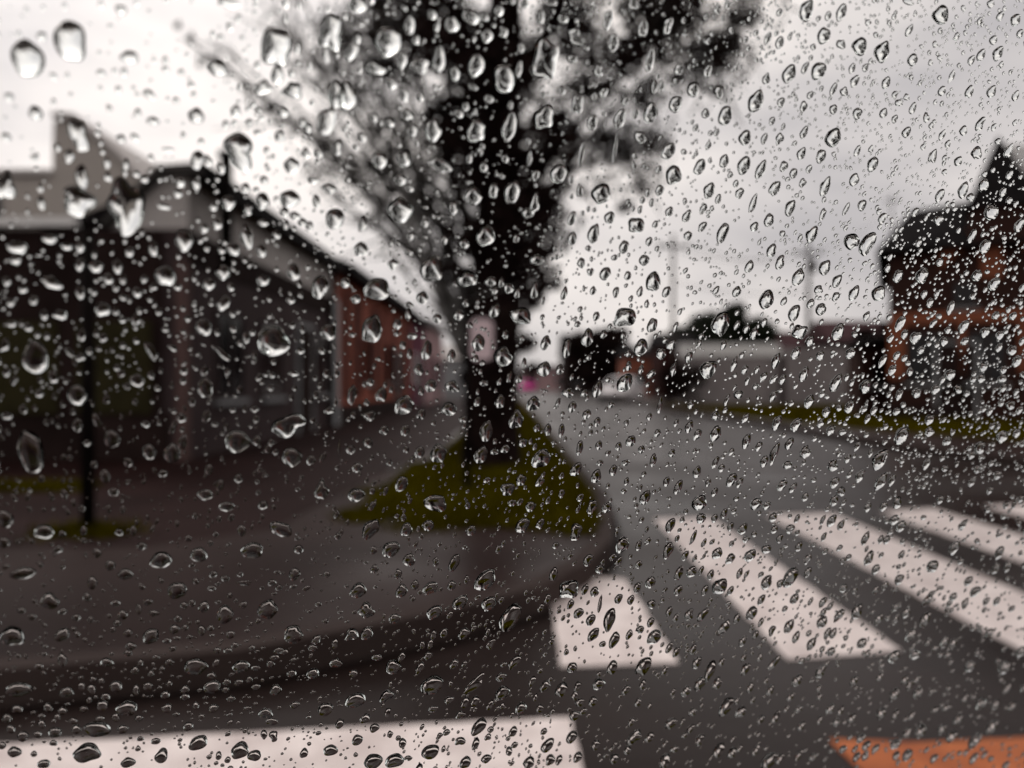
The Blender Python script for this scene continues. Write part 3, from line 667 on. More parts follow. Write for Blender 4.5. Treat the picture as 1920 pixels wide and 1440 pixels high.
DROPS = """132,77,63,83 52,110,63,77 243,107,37,27 227,18,23,20 17,182,20,17 67,212,30,27 12,257,20,17 147,253,37,63,0,l 130,293,20,27 368,217,33,30 442,208,23,23,20 428,5,43,20 518,87,57,77,0,b 620,60,43,67,0,b 407,128,37,30,30 493,165,37,27 550,170,37,37,0,l 632,177,37,57 613,227,37,60,10,l 448,283,63,67,0,l 370,300,27,37,20 525,255,20,27 547,310,30,33 428,380,27,30 492,377,30,33 543,373,40,37 593,377,17,27 237,387,77,100,0,l 147,377,67,57,-40,l 153,333,27,50 10,350,40,53,0,l 338,342,20,20 333,363,20,17 307,387,27,13 345,450,37,43 462,443,27,50,-10 628,410,37,43 33,463,43,27,10 287,227,27,17 280,177,27,17,30 222,167,13,13 205,203,13,13 413,70,13,13 283,295,13,13 190,137,20,13 100,143,17,13 315,280,27,8 77,380,17,27 407,420,20,23 493,418,23,13 518,440,17,17 437,467,27,27 490,470,20,27 287,465,20,30 150,463,20,20 125,462,23,17 93,447,30,20 340,135,13,13 363,177,10,13 330,188,13,13 310,113,13,17 423,233,13,17,15 467,230,13,17 483,248,17,13 377,265,13,13 390,302,20,20 415,315,17,23 495,337,17,17 460,353,20,20 465,393,20,20 400,388,17,17 383,428,17,20 567,417,20,17 580,423,17,17 533,398,20,20 553,405,23,17 617,353,27,20 587,337,23,17 530,210,23,20 567,230,20,20 577,240,20,20 520,140,27,37 547,137,13,20 557,90,13,20 580,123,10,20 610,103,17,30 632,277,20,30 573,287,20,20 597,287,17,20 227,260,20,17,20 253,257,20,13,20 183,250,13,13 728,78,53,63 768,48,20,37 670,10,37,30 847,45,33,37 882,32,37,30 907,32,20,17 913,67,27,27,0,l 810,27,20,20 780,75,17,20 823,112,23,57 755,113,20,33 787,123,37,30,0,l 703,128,37,27 853,137,23,30 893,122,33,50 945,147,47,57 1022,112,50,73,0,b 935,20,20,23 983,7,20,20 1032,3,27,17 1055,35,23,20 1080,70,37,30,20,l 1140,37,20,40 1150,80,20,37 1187,7,23,23 1205,53,20,37 1253,47,20,33 1218,113,20,47 1273,130,17,27 660,97,23,43,20 670,73,17,20 650,180,37,53 733,157,27,23,20 757,177,20,30 787,182,17,17 887,163,20,13 917,185,20,17 1053,170,17,17 1122,132,20,23 1082,195,23,40,0,b 1132,173,17,20 1110,230,23,33 1162,222,23,43,15 1192,213,13,23 1220,212,27,43,10 1267,195,27,37 1020,220,40,47,40,l 955,238,27,60 892,245,43,43,0,l 812,243,33,47 763,215,27,20,30 773,245,20,27 730,230,20,20 678,257,20,20 700,220,17,20 712,300,30,33 757,297,33,33,0,l 827,310,40,30,20,l 750,337,27,23 768,352,17,17 750,393,53,50 850,390,20,27 887,367,33,40 960,360,30,50,10 1003,380,20,40 925,357,20,30 1047,325,33,40 1090,290,10,50 1153,280,8,60 1200,257,27,23,30 1253,283,27,37,15 1263,328,33,40 1235,318,13,17 1087,358,13,27 1127,363,37,43 1237,357,17,23 1255,397,17,20,15 1222,380,10,17 1072,410,17,30 1143,408,20,27 1193,422,30,30,0,b 1113,438,23,40 910,442,37,43 870,457,20,20 833,450,13,20 1170,463,20,27 1217,453,13,20 1073,447,17,27 677,467,27,30 680,420,17,30 767,473,17,13 907,313,17,20,-20 947,297,17,17 880,297,13,20 993,297,10,30 1240,163,13,27 1227,163,13,27 973,130,13,33 1073,110,20,17 957,197,10,20 873,200,13,20 860,213,20,20 977,90,13,20 990,400,23,20 968,447,13,17 1200,393,10,17 1513,20,30,43 1578,23,20,37 1462,23,13,17 1553,30,13,20 1535,35,10,13 1765,28,33,40 1703,3,27,13 1858,7,17,17 1905,37,20,27 1913,63,13,20 1545,67,27,33 1440,72,13,27 1462,80,17,27 1482,68,10,17 1613,87,30,37 1655,97,30,43,10 1712,112,20,27 1525,88,13,13 1577,83,20,20 1705,57,13,27,20 1863,75,17,20 1840,103,17,27 1822,113,13,23 1872,100,20,30 1327,133,17,27 1300,168,27,30 1348,172,20,23 1418,190,30,47 1480,138,27,40 1535,133,30,37 1437,148,17,23 1510,127,13,27,15 1598,128,13,23 1623,127,13,17 1603,152,17,27 1662,155,17,27 1563,167,13,27 1583,172,17,20 1785,143,10,30,10 1818,172,17,27 1860,172,17,27 1465,192,17,20,15 1360,217,27,43,10 1323,213,17,20 1448,227,13,17 1507,200,17,20 1563,205,17,20,30 1608,213,20,23,30 1657,212,17,20 1678,223,13,17 1712,203,13,27,10 1905,180,13,23 1397,258,27,30 1433,260,13,23 1462,260,17,23 1508,248,15,27 1563,258,33,37 1700,248,17,23 1838,233,17,30,20 1807,245,17,20 1767,253,13,23 1503,288,17,27 1540,293,20,27 1608,283,13,23 1637,308,20,33 1750,293,17,27 1832,287,20,27 1312,313,23,33 1358,302,20,27 1395,310,27,37 1427,318,20,37 1470,312,15,23 1488,325,17,20 1517,317,13,17 1602,337,20,27 1548,350,20,37 1505,343,13,20,15 1453,353,20,33,30 1330,357,23,33 1347,373,13,20 1387,362,17,23,10 1412,382,13,40 1482,390,20,33 1442,413,20,27 1587,392,10,27 1543,402,13,23 1617,385,17,23 1355,437,23,40 1288,405,17,27 1290,442,17,20 1523,440,23,33,10 1598,453,30,33 1627,457,30,47,15 1447,470,20,27,20 1807,357,20,33,10 1763,367,17,27 1845,347,20,27 1860,398,27,33,20 1760,413,20,20 1892,283,17,27,10 1882,360,13,20 1912,423,17,27 1848,462,20,30 1823,443,13,30,20 1893,328,13,20 1820,370,17,17 1717,398,13,20 1415,425,17,20 67,670,53,63 145,740,37,43 310,517,40,40 418,510,30,30 392,533,27,23 493,525,27,23 550,510,27,33 600,537,33,47 420,568,27,30,30 382,613,33,33 512,640,63,60 615,623,30,33 283,657,17,43,-25 415,662,17,40,-45 193,580,33,27 113,590,27,20,30 150,547,20,27 180,500,27,23 97,530,40,23,20,l 257,548,20,20 43,542,20,17 8,647,20,27,30 13,697,17,17 100,707,20,23 22,607,20,13 257,713,27,27 385,727,30,40 343,713,13,17 387,780,17,27,10 340,783,20,20 58,847,53,83 210,823,30,37 323,850,33,37 280,847,27,30 445,827,53,43 540,797,67,40,-20,l 547,857,37,40 603,920,30,33 385,927,30,23 145,797,20,27 13,780,23,13 477,767,17,13 550,700,20,13 510,703,13,13 563,553,10,13 150,670,17,17 167,658,13,13,20 130,660,13,23,-40 425,950,30,20 197,893,20,27 612,700,13,17 617,770,20,13 240,867,17,20 545,562,17,17 297,583,13,17 352,597,13,13 433,538,13,17 30,487,23,20 13,527,17,20 63,563,17,17 20,567,17,17 83,590,17,20 53,613,17,17 70,627,13,13 88,630,13,13 220,500,20,27 230,523,13,20 203,523,20,20 217,537,13,20 287,538,13,17 333,538,17,13 270,523,13,17 230,557,13,13 217,583,13,17 230,600,13,13 193,633,17,17 310,617,13,13 407,623,13,13 450,643,13,13 437,617,13,13 230,647,13,13 323,652,17,13 547,610,13,13 500,657,13,13 567,617,10,17 567,637,10,13 603,658,13,13 563,658,17,13 473,623,13,13 513,678,10,13 283,703,13,17 295,727,13,13 43,767,17,17 273,795,17,13,20 360,753,13,17 507,727,13,13,20 403,795,13,10 163,830,17,13 583,863,17,20 447,897,17,17 493,947,20,17 213,923,20,17 810,505,43,53 707,542,53,43 697,617,40,57 737,495,20,23 792,558,23,27 820,597,20,20 745,608,17,20 877,523,40,30,0,l 920,528,23,20 953,540,20,23 1002,545,17,33 1007,487,27,23 927,583,20,30,10 977,592,47,30,20 897,643,27,33 943,668,37,40 800,657,20,40 847,667,17,27 768,663,13,20 773,630,20,13 755,647,13,17 785,693,20,20 808,723,23,27 848,725,27,23 715,740,23,30 660,740,20,37 758,760,37,37 842,767,30,27 693,780,23,20 790,777,17,20 912,808,27,40 968,787,27,37 938,753,20,27 1000,757,27,30 895,753,13,20 907,718,17,13 822,850,33,37 787,848,20,23 902,853,27,33,20 1015,860,37,37 1080,880,20,30,15 753,907,23,33,15 668,928,33,27 817,943,47,33,20 977,900,20,23 952,917,27,27 1012,903,17,20 1053,925,13,17 995,950,20,20 1088,933,13,17 1118,893,20,27 1150,882,17,20 1110,950,20,27 1138,952,20,20 1210,933,20,30,10 1272,913,17,27 1250,903,13,20 1175,903,10,17 1225,863,13,27 1183,827,20,23 1160,837,13,17 1203,843,13,17 1123,835,13,20 1125,868,13,13 1087,840,13,30 1053,807,13,27 1140,850,10,13 1100,777,17,20 1073,763,17,23 1108,812,10,13 1233,812,13,17 1268,793,10,17 1173,868,17,13 1260,850,13,17 1175,793,10,13 1065,737,23,20,0,l 1120,730,20,33 1172,718,30,37 1237,760,10,33 1263,693,13,27 1202,693,10,20 1240,663,20,23 1202,652,27,33 1102,633,23,37 1132,627,13,17 1063,653,17,37 1023,643,20,30,10 1020,692,27,30 1050,693,17,20 1172,595,40,37,0,b 1223,610,20,30 1267,613,10,20 1118,593,13,20 1088,580,10,13 1225,528,30,40 1250,547,17,23,20 1135,513,23,27 1107,510,13,17 1090,493,17,20 1208,488,20,23 1177,517,13,20 1112,545,13,17 1155,548,12,23 1200,547,12,23 1058,550,13,27 1183,560,10,13 1213,570,10,17 1083,608,13,13 1152,483,13,13 955,707,10,23 720,807,20,17 760,807,17,23 690,830,20,20 670,877,20,20 657,843,20,17 730,868,13,13,20 667,560,20,17 647,530,20,20 767,572,17,13 860,590,20,23 880,610,13,13 947,627,13,17 873,568,13,17 970,550,13,20 940,530,13,20 983,680,10,20 973,710,13,17 927,847,17,13 947,842,17,17 980,830,20,17 1007,802,13,17 913,900,13,13 960,943,17,13 1463,492,20,27 1405,500,17,27 1547,502,23,30 1497,520,23,37,10 1570,527,17,27 1438,562,30,37 1382,547,17,23 1470,565,13,17 1490,587,23,33 1540,580,23,23 1602,550,20,30 1648,550,30,30 1535,543,17,17 1352,607,37,47,10 1328,693,33,37 1292,670,17,20 1382,610,10,20 1400,617,13,17 1433,605,13,17 1357,647,13,20 1500,623,27,27,0,b 1572,623,23,33 1603,627,13,13 1625,593,13,20 1493,662,17,27 1538,667,17,20 1455,677,17,30 1377,683,13,27 1397,693,13,20 1420,693,10,17 1432,707,13,23,20 1402,713,10,20 1417,725,13,13 1468,712,13,20 1508,702,17,30 1568,718,20,37 1595,662,20,23 1588,707,10,17 1598,717,10,17 1623,725,23,27,20 1655,677,13,27,10 1643,722,10,13 1688,607,17,33,15 1717,633,20,27,20 1730,517,27,30,15 1685,518,17,27,15 1665,503,13,17 1763,492,13,17 1832,517,20,23,20 1865,533,20,27,20 1813,512,10,13 1733,552,13,17 1745,568,13,20 1783,578,13,27 1808,613,17,27,15 1847,623,17,23 1750,607,10,20,25 1782,703,20,23,30 1755,730,17,20,20 1797,730,17,17,20 1720,737,17,20,20 1687,740,13,23,10 1673,727,10,13 1707,697,13,17 1682,667,13,17 1728,657,13,17 1697,627,13,20 1770,640,17,20 1810,640,13,17 1898,657,20,20 1908,677,17,23 1900,593,13,17 1868,592,13,17 1917,540,10,20 1917,640,10,17 1880,710,17,17 1840,710,17,17 1895,760,20,17,20 1813,738,13,13 1450,743,13,23 1518,753,20,27 1550,773,17,20 1573,765,13,13 1593,763,17,27,15 1385,740,20,17 1363,750,10,23 1342,780,17,17 1457,793,17,30 1493,797,20,27,20 1558,807,17,20 1580,810,17,13 1627,785,10,20 1692,817,27,33,25 1743,787,17,20,20 1743,810,20,17 1880,820,20,23,20 1907,813,13,17 1838,840,23,23,20 1777,827,13,20 1292,800,17,23 1308,815,17,20 1342,813,23,30,10 1400,827,17,30 1480,832,17,23 1423,837,13,20 1452,850,17,40 1510,848,20,27 1433,865,17,23 1477,872,17,17 1562,873,20,23,10 1590,860,13,17 1650,862,27,40,15 1607,837,10,20 1632,850,10,17 1738,870,13,23 1307,885,17,23 1342,867,13,23 1353,878,13,17 1372,900,20,27 1387,905,13,20 1340,923,13,17 1328,905,12,15 1467,910,17,23 1487,915,13,20 1565,905,17,23 1577,922,17,20 1652,903,20,33 1673,900,13,23 1613,893,17,23,30 1823,903,13,20 1312,943,30,30 1418,945,23,23 1438,948,17,17 1510,932,13,17 1683,943,17,23 1582,942,10,13 1657,950,13,20 1628,952,13,17 1763,937,13,17 10,973,30,37 8,1017,23,20 83,997,43,27 527,992,50,27,30 473,1032,47,30 453,995,17,23 302,1050,43,33 373,1040,33,30 43,1075,53,23,-15 332,1107,40,33 235,1077,33,20 458,1093,33,10 552,1077,20,27 93,1127,37,33 173,1093,20,27 182,1037,17,20 23,1193,47,40 117,1190,27,30,30 283,1193,33,30,30 245,1212,20,17 240,1187,17,17 327,1180,20,20 378,1182,17,20 432,1190,17,17 422,1152,30,40 502,1143,37,40 382,1138,20,23 345,1135,17,13 230,1153,20,20 288,1150,20,13 260,1142,13,20 550,1190,37,37 117,1237,20,27 200,1242,27,17 367,1250,50,30,40 452,1250,33,27 317,1242,20,13 35,1293,50,30 125,1298,30,20,20 217,1287,27,23 192,1323,23,23 238,1328,40,33 313,1328,20,20,20 398,1288,33,27 517,1293,23,23 587,1263,27,20,45 610,1330,30,27,20 498,1338,27,20,20 510,1353,27,13,30 183,1367,53,30,20 353,1362,20,17 163,1412,57,37,10 27,1410,27,23 82,1433,27,17 303,1417,27,30,15 372,1393,37,30,30 450,1407,37,33,20 477,1417,30,20,40 513,1380,17,23 495,1377,13,20 620,1407,33,20,25 570,1412,17,20 427,1425,13,13 240,1430,30,20 292,1390,20,13 410,1417,13,17 630,1243,23,20 628,1207,13,20 553,1322,20,13 637,1357,17,20 480,1253,20,10,20 515,1233,20,10 73,1250,17,13 90,1327,17,20 32,1330,23,17 240,1225,17,13 143,1367,20,20 593,1200,17,20 523,1220,20,13 397,1267,17,13 405,1243,13,17,20 547,1263,20,13,20 507,1245,17,13 480,1288,17,13 447,1280,17,13 433,1310,17,13 400,1328,20,17 367,1323,13,17 347,1293,17,17 347,1307,17,13 310,1303,17,17 317,1282,13,13 277,1287,20,17 253,1257,17,17 283,1263,13,13 255,1293,13,20 172,1292,17,20 198,1307,17,17 190,1277,13,13 153,1287,13,17 217,1345,17,17 260,1347,17,13 230,1367,23,17 187,1348,17,13 137,1352,17,13 117,1333,17,17 78,1358,17,17 70,1377,17,13 43,1380,23,20 100,1393,17,13 13,1347,20,17 20,1367,17,17 167,1313,13,13 103,1373,27,20 293,1233,13,10 263,1243,13,13 367,1090,13,13 397,1103,17,10 422,1085,17,13 510,1093,17,13 523,1102,13,13 450,1077,13,10 400,1077,17,13 353,1010,13,13 223,998,17,13 163,1120,17,17 117,1147,17,13 143,1158,17,13 170,1162,13,13 60,1157,17,13 40,1145,17,13 560,1030,20,17 550,1100,13,10 575,1103,17,10,-30 613,1077,13,13 597,1133,13,10 440,1210,13,13 472,1215,13,10 427,1220,17,10 313,1202,17,10 347,1177,13,13 395,1178,13,13 533,1223,17,10 587,1215,20,13,20 610,1165,13,10 695,992,33,40,20 733,1030,33,33,15 767,1050,23,27 762,993,23,27 803,985,23,23 852,1055,20,37,15 910,1088,37,43,20 672,1107,33,30,15 753,1108,23,27 778,1097,17,20 807,1103,27,27,20 847,1098,17,20 863,1130,27,30,25 917,1132,27,30,20 957,1158,37,57,15 687,1145,30,30 740,1160,23,20 815,1148,27,30,25 688,1188,23,27 660,1190,27,23,40 870,1188,23,23 832,1187,17,20 702,1067,17,17 817,1053,13,17 883,995,20,20 980,985,27,30,20 1013,982,17,20 1080,997,23,33 1103,1050,20,23 935,1030,13,17 1042,1023,13,13 1167,1022,27,30 1198,1023,13,20 1257,985,20,27 1253,1032,20,30,10 1203,975,10,13 1213,993,8,13 1270,1010,10,13 1038,1077,17,27 1125,1068,17,17 1198,1058,13,17 1067,1105,37,33,0,b 1097,1105,13,23 1115,1110,17,20 1070,1133,13,20 1085,1150,20,20 1160,1123,15,20 1183,1125,13,20 1125,1133,8,33 1143,1162,23,43 1108,1163,17,23 1113,1190,20,27,25 1152,1200,20,30 1227,1195,27,27,15 1220,1167,13,20 1130,1208,13,13 1180,1190,13,20 1222,1133,17,17 1220,1092,20,23 1273,1075,17,27 1272,1107,17,20 1255,1147,13,20 1255,1215,13,20 1268,1223,13,20 1027,1123,13,20 1062,1223,10,13 1073,1252,20,20 1148,1252,20,27 1207,1250,30,33,10 737,1250,30,30 810,1285,43,37,15 890,1283,27,37,20 942,1300,27,27,20 725,1305,27,23 667,1313,40,30,35 965,1242,20,27,25 852,1245,17,20 920,1208,17,20 940,1270,20,17 1022,1287,20,23 1053,1293,23,30 1083,1288,13,20 1123,1283,23,23 842,1313,17,17 977,1328,23,23 1012,1328,13,17 863,1340,17,17 685,1347,20,20 813,1330,20,13 707,1233,20,13 803,1230,17,17 753,1232,13,20 998,1277,13,20 1112,1315,17,20 1087,1317,17,17 898,1363,27,33,20 920,1368,13,13 962,1372,17,20 702,1365,20,17 670,1388,23,20,20 807,1410,37,27,30 700,1428,40,27 740,1427,37,27,40 765,1422,17,10 873,1430,23,23 912,1423,20,17 992,1430,23,23 1027,1398,23,27,20 1032,1425,20,20 1048,1425,13,20 1072,1383,20,23 1020,1372,13,13 863,1390,20,17 965,1397,13,13 1077,1342,20,20 1083,1420,17,20 1190,1383,23,27,20 1258,1357,23,20 1247,1427,20,27 1152,1423,17,20 1177,1407,13,17 1117,1397,17,20 1197,1317,13,17 1315,972,20,20 1358,963,13,20 1340,972,13,17 1393,992,17,23 1370,988,13,17 1300,1008,10,27 1320,1018,10,17 1372,1020,10,13 1345,1038,20,23,15 1370,1048,17,20 1407,1042,23,23,25 1285,1042,13,20 1303,1047,10,13 1437,1030,20,17 1462,1010,13,17 1452,993,13,17 1482,992,17,17 1498,1025,13,20 1515,1048,13,20 1515,1073,13,20 1495,973,10,17 1560,977,17,23 1577,985,13,20 1543,975,10,17 1545,1007,10,17 1623,1010,13,27 1652,1012,10,17 1663,1013,12,17 1630,1047,17,27 1575,1028,10,13 1592,1045,10,13 1678,975,17,20 1690,987,17,23 1790,1028,17,27 1693,1015,10,13 1875,1037,13,27 1890,1063,13,20 1867,1067,13,20 1750,1063,20,23 1643,1068,13,20 1687,1087,15,20 1817,1090,13,20 1788,1120,13,17 1830,1110,17,20,30 1850,1128,10,17 1810,1132,13,20 1870,1128,10,17 1297,1072,20,23 1315,1070,10,17 1333,1078,13,20 1387,1075,12,20 1400,1077,8,17 1427,1078,10,13 1350,1100,30,30 1322,1107,13,20 1370,1108,12,17 1483,1083,27,37,10 1438,1093,20,27,15 1463,1095,13,17 1428,1125,13,20 1490,1123,17,20 1520,1128,8,17 1543,1130,13,20 1557,1137,10,17 1582,1103,13,17 1603,1107,10,13 1642,1107,10,17 1660,1098,12,17 1472,1142,10,13 1410,1150,20,27 1292,1153,17,23 1318,1153,17,27,25 1382,1160,13,20 1427,1167,10,17 1358,1177,20,27 1480,1175,17,27,10 1542,1167,20,23 1608,1147,20,30,15 1648,1162,13,23 1700,1150,13,20 1735,1163,17,30 1680,1162,10,20 1708,1192,17,23 1493,1195,13,23 1517,1188,10,13 1552,1188,13,20 1563,1188,12,20 1522,1208,17,23 1617,1207,17,20 1542,1218,10,13 1393,1203,13,20 1417,1190,13,17 1433,1200,10,13 1448,1183,13,17 1772,1205,13,20 1787,1208,13,20 1677,1232,20,23 1717,1228,17,17 1307,1243,17,23 1332,1258,20,37,10 1398,1255,17,23 1452,1243,13,30,20 1425,1233,10,17 1540,1260,17,23 1313,1283,20,27,10 1345,1282,17,23 1287,1297,17,20 1407,1290,13,20 1445,1295,13,20 1495,1277,17,23 1602,1277,13,20 1678,1303,17,23 1722,1300,17,20 1707,1285,12,17 1697,1275,13,17 1650,1270,10,17 1820,1250,17,20,20 1885,1253,20,23 1915,1223,13,20 1362,1325,23,37,10 1390,1335,17,23 1427,1350,12,17 1455,1345,13,23 1498,1330,13,13 1558,1330,13,20 1577,1333,10,20 1598,1347,13,17 1653,1338,17,20 1538,1350,10,17 1570,1355,13,13 1503,1362,13,17 1727,1372,20,23 1702,1375,13,20 1785,1382,17,23 1860,1365,17,27 1830,1390,17,30,20 1710,1342,10,17 1797,1350,13,20 1767,1368,13,17 1840,1320,20,20 1867,1322,13,17 1810,1310,10,17 1348,1407,20,27 1313,1388,17,20 1373,1412,17,20 1418,1407,13,20 1443,1428,27,30,30 1463,1423,13,20 1498,1417,13,20 1525,1420,13,13 1615,1385,17,17 1680,1397,17,17 1582,1405,13,13 1642,1405,13,17 1607,1420,13,17 1623,1418,13,17 1703,1417,17,20 1752,1423,13,17 1827,1423,13,20 1888,1293,10,20 1382,1315,10,13 1412,1313,10,13"""

# ------------------------------------------------------------------ the vehicle we look out of: window glass and unseen cabin closed up to darken drop rims
NRM = Vector((PP, 1.0, -PQ)); PL = PD / NRM.length; NRM.normalize()      # outward normal, distance of the glass
TAN = Vector((NRM.y, -NRM.x, 0)).normalized(); UPV = TAN.cross(NRM).normalized()
P0 = EYE + NRM * PL                                                    # foot of the eye on the glass
GT = 0.004
v = empty("side_window", tuple(P0), 0, "clear rain-spattered side window glass that the whole street is seen through", "window")
def pane_pt(a, b, n=0.0): return P0 + TAN * a + UPV * b + NRM * n
A0, A1, B0, B1 = -0.62, 0.86, -0.36, 0.30
MB().prism([pane_pt(A0, B0, -GT) - P0, pane_pt(A1, B0, -GT) - P0, pane_pt(A1, B1, -GT) - P0, pane_pt(A0, B1, -GT) - P0], NRM * GT).build("pane", M['glass'], v)
fr = MB(); wd = .035
for (a0, a1, b0, b1) in ((A0 - wd, A0 - .001, B0, B1), (A1 + .001, A1 + wd, B0, B1), (A0 - wd, A1 + wd, B0 - wd, B0 - .001), (A0 - wd, A1 + wd, B1 + .001, B1 + wd)):
    fr.prism([pane_pt(a0, b0, -.02) - P0, pane_pt(a1, b0, -.02) - P0, pane_pt(a1, b1, -.02) - P0, pane_pt(a0, b1, -.02) - P0], NRM * .03)
fr.build("rubber_seal", M['tyre'], v)

CAB_RZ = math.atan2(TAN.y, TAN.x)
cbase = pane_pt((A0 + A1) / 2, 0); cbase.z = .02
cab = empty("dark_cabin_shell", tuple(cbase), CAB_RZ, "unseen dark cabin shell round the viewpoint, closed without windows to darken the drop rims", "van")
def cl(a, b, n=0.0):                                                   # a point of the glass plane in cabin coordinates
    p = pane_pt(a, b, n) - cbase; return Vector((p.dot(TAN), p.dot(Vector((-TAN.y, TAN.x, 0))), p.z))
lo, hi = cl(A0 - wd, B0 - wd), cl(A1 + wd, B1 + wd)
XA, XB = lo.x - .25, hi.x + .25
MB().prism([(XA, lo.y + .03, lo.z - .002), (XA, lo.y - .06, lo.z - .002), (XA, lo.y - .06, .30), (XA, lo.y + .05, .30)], (XB - XA, 0, 0)).build("door", M['vanpaint'], cab)
MB().prism([(XA, hi.y + .01, hi.z + .002), (XA, hi.y - .05, hi.z + .002), (XA, hi.y - .05, hi.z + .10), (XA, hi.y - .02, hi.z + .10)], (XB - XA, 0, 0)).build("roof_rail", M['vanpaint'], cab)
for x0_, x1_ in ((XA, lo.x - .002), (hi.x + .002, XB)):
    MB().prism([(x0_, lo.y, lo.z), (x0_, lo.y - .05, lo.z), (x0_, hi.y - .05, hi.z), (x0_, hi.y, hi.z)], (x1_ - x0_, 0, 0)).build("pillar", M['cabin'], cab)
yi = lo.y - .065
MB().box((XA, -1.55, hi.z + .06), (XB, hi.y - .055, hi.z + .10)).build("roof_lining", M['cabin'], cab)
MB().box((XA, -1.55, .26), (XB, yi, .30)).build("floor", M['cabin'], cab)
MB().box((XA, -1.60, .30), (XB, -1.551, hi.z + .06)).build("far_shell_wall", M['cabin'], cab)  # blank side and ends without windows, added to keep the shell dark
MB().box((XA, -1.55, .301), (XA + .04, yi, hi.z + .059)).build("front_shell_wall", M['cabin'], cab)
MB().box((XB - .04, -1.55, .301), (XB, yi, hi.z + .059)).build("rear_shell_wall", M['cabin'], cab)
MB().box((-.3, -1.0, .301), (.3, -.52, .55)).build("seat", M['cabin'], cab, bevel=.04)
MB().box((.31, -1.0, .50), (.45, -.52, 1.15)).build("backrest", M['cabin'], cab, bevel=.04)

# ------------------------------------------------------------------ raindrops on the outside of the glass
def on_glass(px, py):
    d = Vector(((px - 960) / FPX, 1.0, (720 - py) / FPX)); t = PL / d.dot(NRM); q = d * t + EYE - P0
    return q.dot(TAN), q.dot(UPV)

def drop_shape(a, b, ra, rb, lean, kind, rg, rings, seg, hk=None, edge=0.0):
    """vertices and faces of one sessile drop on the glass: flat wet base, bulging skin, heavier foot. a, b: its middle in the glass plane;
    ra, rb: half width and height; lean: tilt"""
    small = min(ra, rb)
    th0 = math.radians((hk if hk else rg.uniform(56, 72)) + 9 * edge)       # contact angle of the water on the glass
    hh = math.tan(th0 / 2); Rs = 1 / math.sin(th0); H = small * hh
    amp = {'o': .095, 'l': .20, 'b': .10}[kind]
    ph = [rg.uniform(0, 6.28) for _ in range(4)]; am = [amp * rg.uniform(.3, 1) for _ in range(4)]
    pt = rg.uniform(0.0, .35)                      # pointed head, round foot
    cs, sn = math.cos(lean), math.sin(lean)
    V, F = [], []
    def rim(th):
        r = 1 + am[0] * math.cos(2 * th + ph[0]) * .8 + am[1] * math.cos(3 * th + ph[1]) * .7 + am[2] * math.cos(4 * th + ph[2]) * .45 + am[3] * math.cos(5 * th + ph[3]) * .4
        c, s = math.cos(th), math.sin(th)
        if kind == 'b': k = (abs(c) ** 4 + abs(s) ** 4) ** -.25; c, s = c * k, s * k
        x = c * r * (1 - pt * max(0, s) * .75); y = s * r
        return x, y
    sag = rg.uniform(-.16, .04); side = rg.uniform(-.10, .04) - edge * .06
    for k in range(rings):
        u = k / rings                              # 0 rim .. 1 apex
        f = math.sin(th0 * (1 - u)) * Rs; z = small * (math.sqrt(max(0, Rs * Rs - f * f)) - (Rs - hh))
        for q in range(seg):
            th = 2 * math.pi * q / seg; x, y = rim(th)
            x = x * f + side * (1 - f); y = y * f - sag * (1 - f)
            X, Y = x * ra, y * rb
            V.append((a + X * cs + Y * sn, b - X * sn + Y * cs, z + .00003))
    X, Y = side * ra, -sag * rb
    V.append((a + X * cs + Y * sn, b - X * sn + Y * cs, H + .00003))
    for k in range(rings - 1):
        for q in range(seg):
            q2 = (q + 1) % seg; F.append((k*seg + q, k*seg + q2, (k+1)*seg + q2, (k+1)*seg + q))
    top = len(V) - 1
    for q in range(seg): F.append(((rings-1)*seg + q, (rings-1)*seg + (q + 1) % seg, top))
    F.append(tuple(range(seg))[::-1])
    return V, F, seg

def drop_mesh(name, parts, centre):
    VV, FF, SM, ED = [], [], [], set()
    for V, F, seg in parts:
        i = len(VV)
        VV += [tuple(P0 + TAN * x + UPV * y + NRM * z - centre) for x, y, z in V]
        for f in F: FF.append([i + k for k in reversed(f)]); SM.append(len(f) <= 4)
        for q in range(seg): ED.add(tuple(sorted((i + q, i + (q + 1) % seg))))
    me = bpy.data.meshes.new(name); me.from_pydata(VV, [], FF); me.polygons.foreach_set("use_smooth", SM)
    at_ = me.attributes.new("sharp_edge", 'BOOLEAN', 'EDGE')
    at_.data.foreach_set("value", [tuple(sorted(e.vertices)) in ED for e in me.edges])
    me.materials.append(M['water']); me.update()
    o = bpy.data.objects.new(name, me); COL.objects.link(o); o.location = centre
    return o

def glass_size(x, y, w_, h_):
    a, b = on_glass(x, y)
    a0, _ = on_glass(x - w_ / 2, y); a1, _ = on_glass(x + w_ / 2, y); _, b0 = on_glass(x, y + h_ / 2); _, b1 = on_glass(x, y - h_ / 2)
    return a, b, (a1 - a0) / 2, (b1 - b0) / 2

D = []
for it in DROPS.split():
    p = it.split(','); D.append((int(p[0]), int(p[1]), int(p[2]), int(p[3]), int(p[4]) if len(p) > 4 else 0, p[5] if len(p) > 5 else 'o'))
order = sorted(range(len(D)), key=lambda i: -D[i][2] * D[i][3])
NBIG = 298
big = set(order[:NBIG])

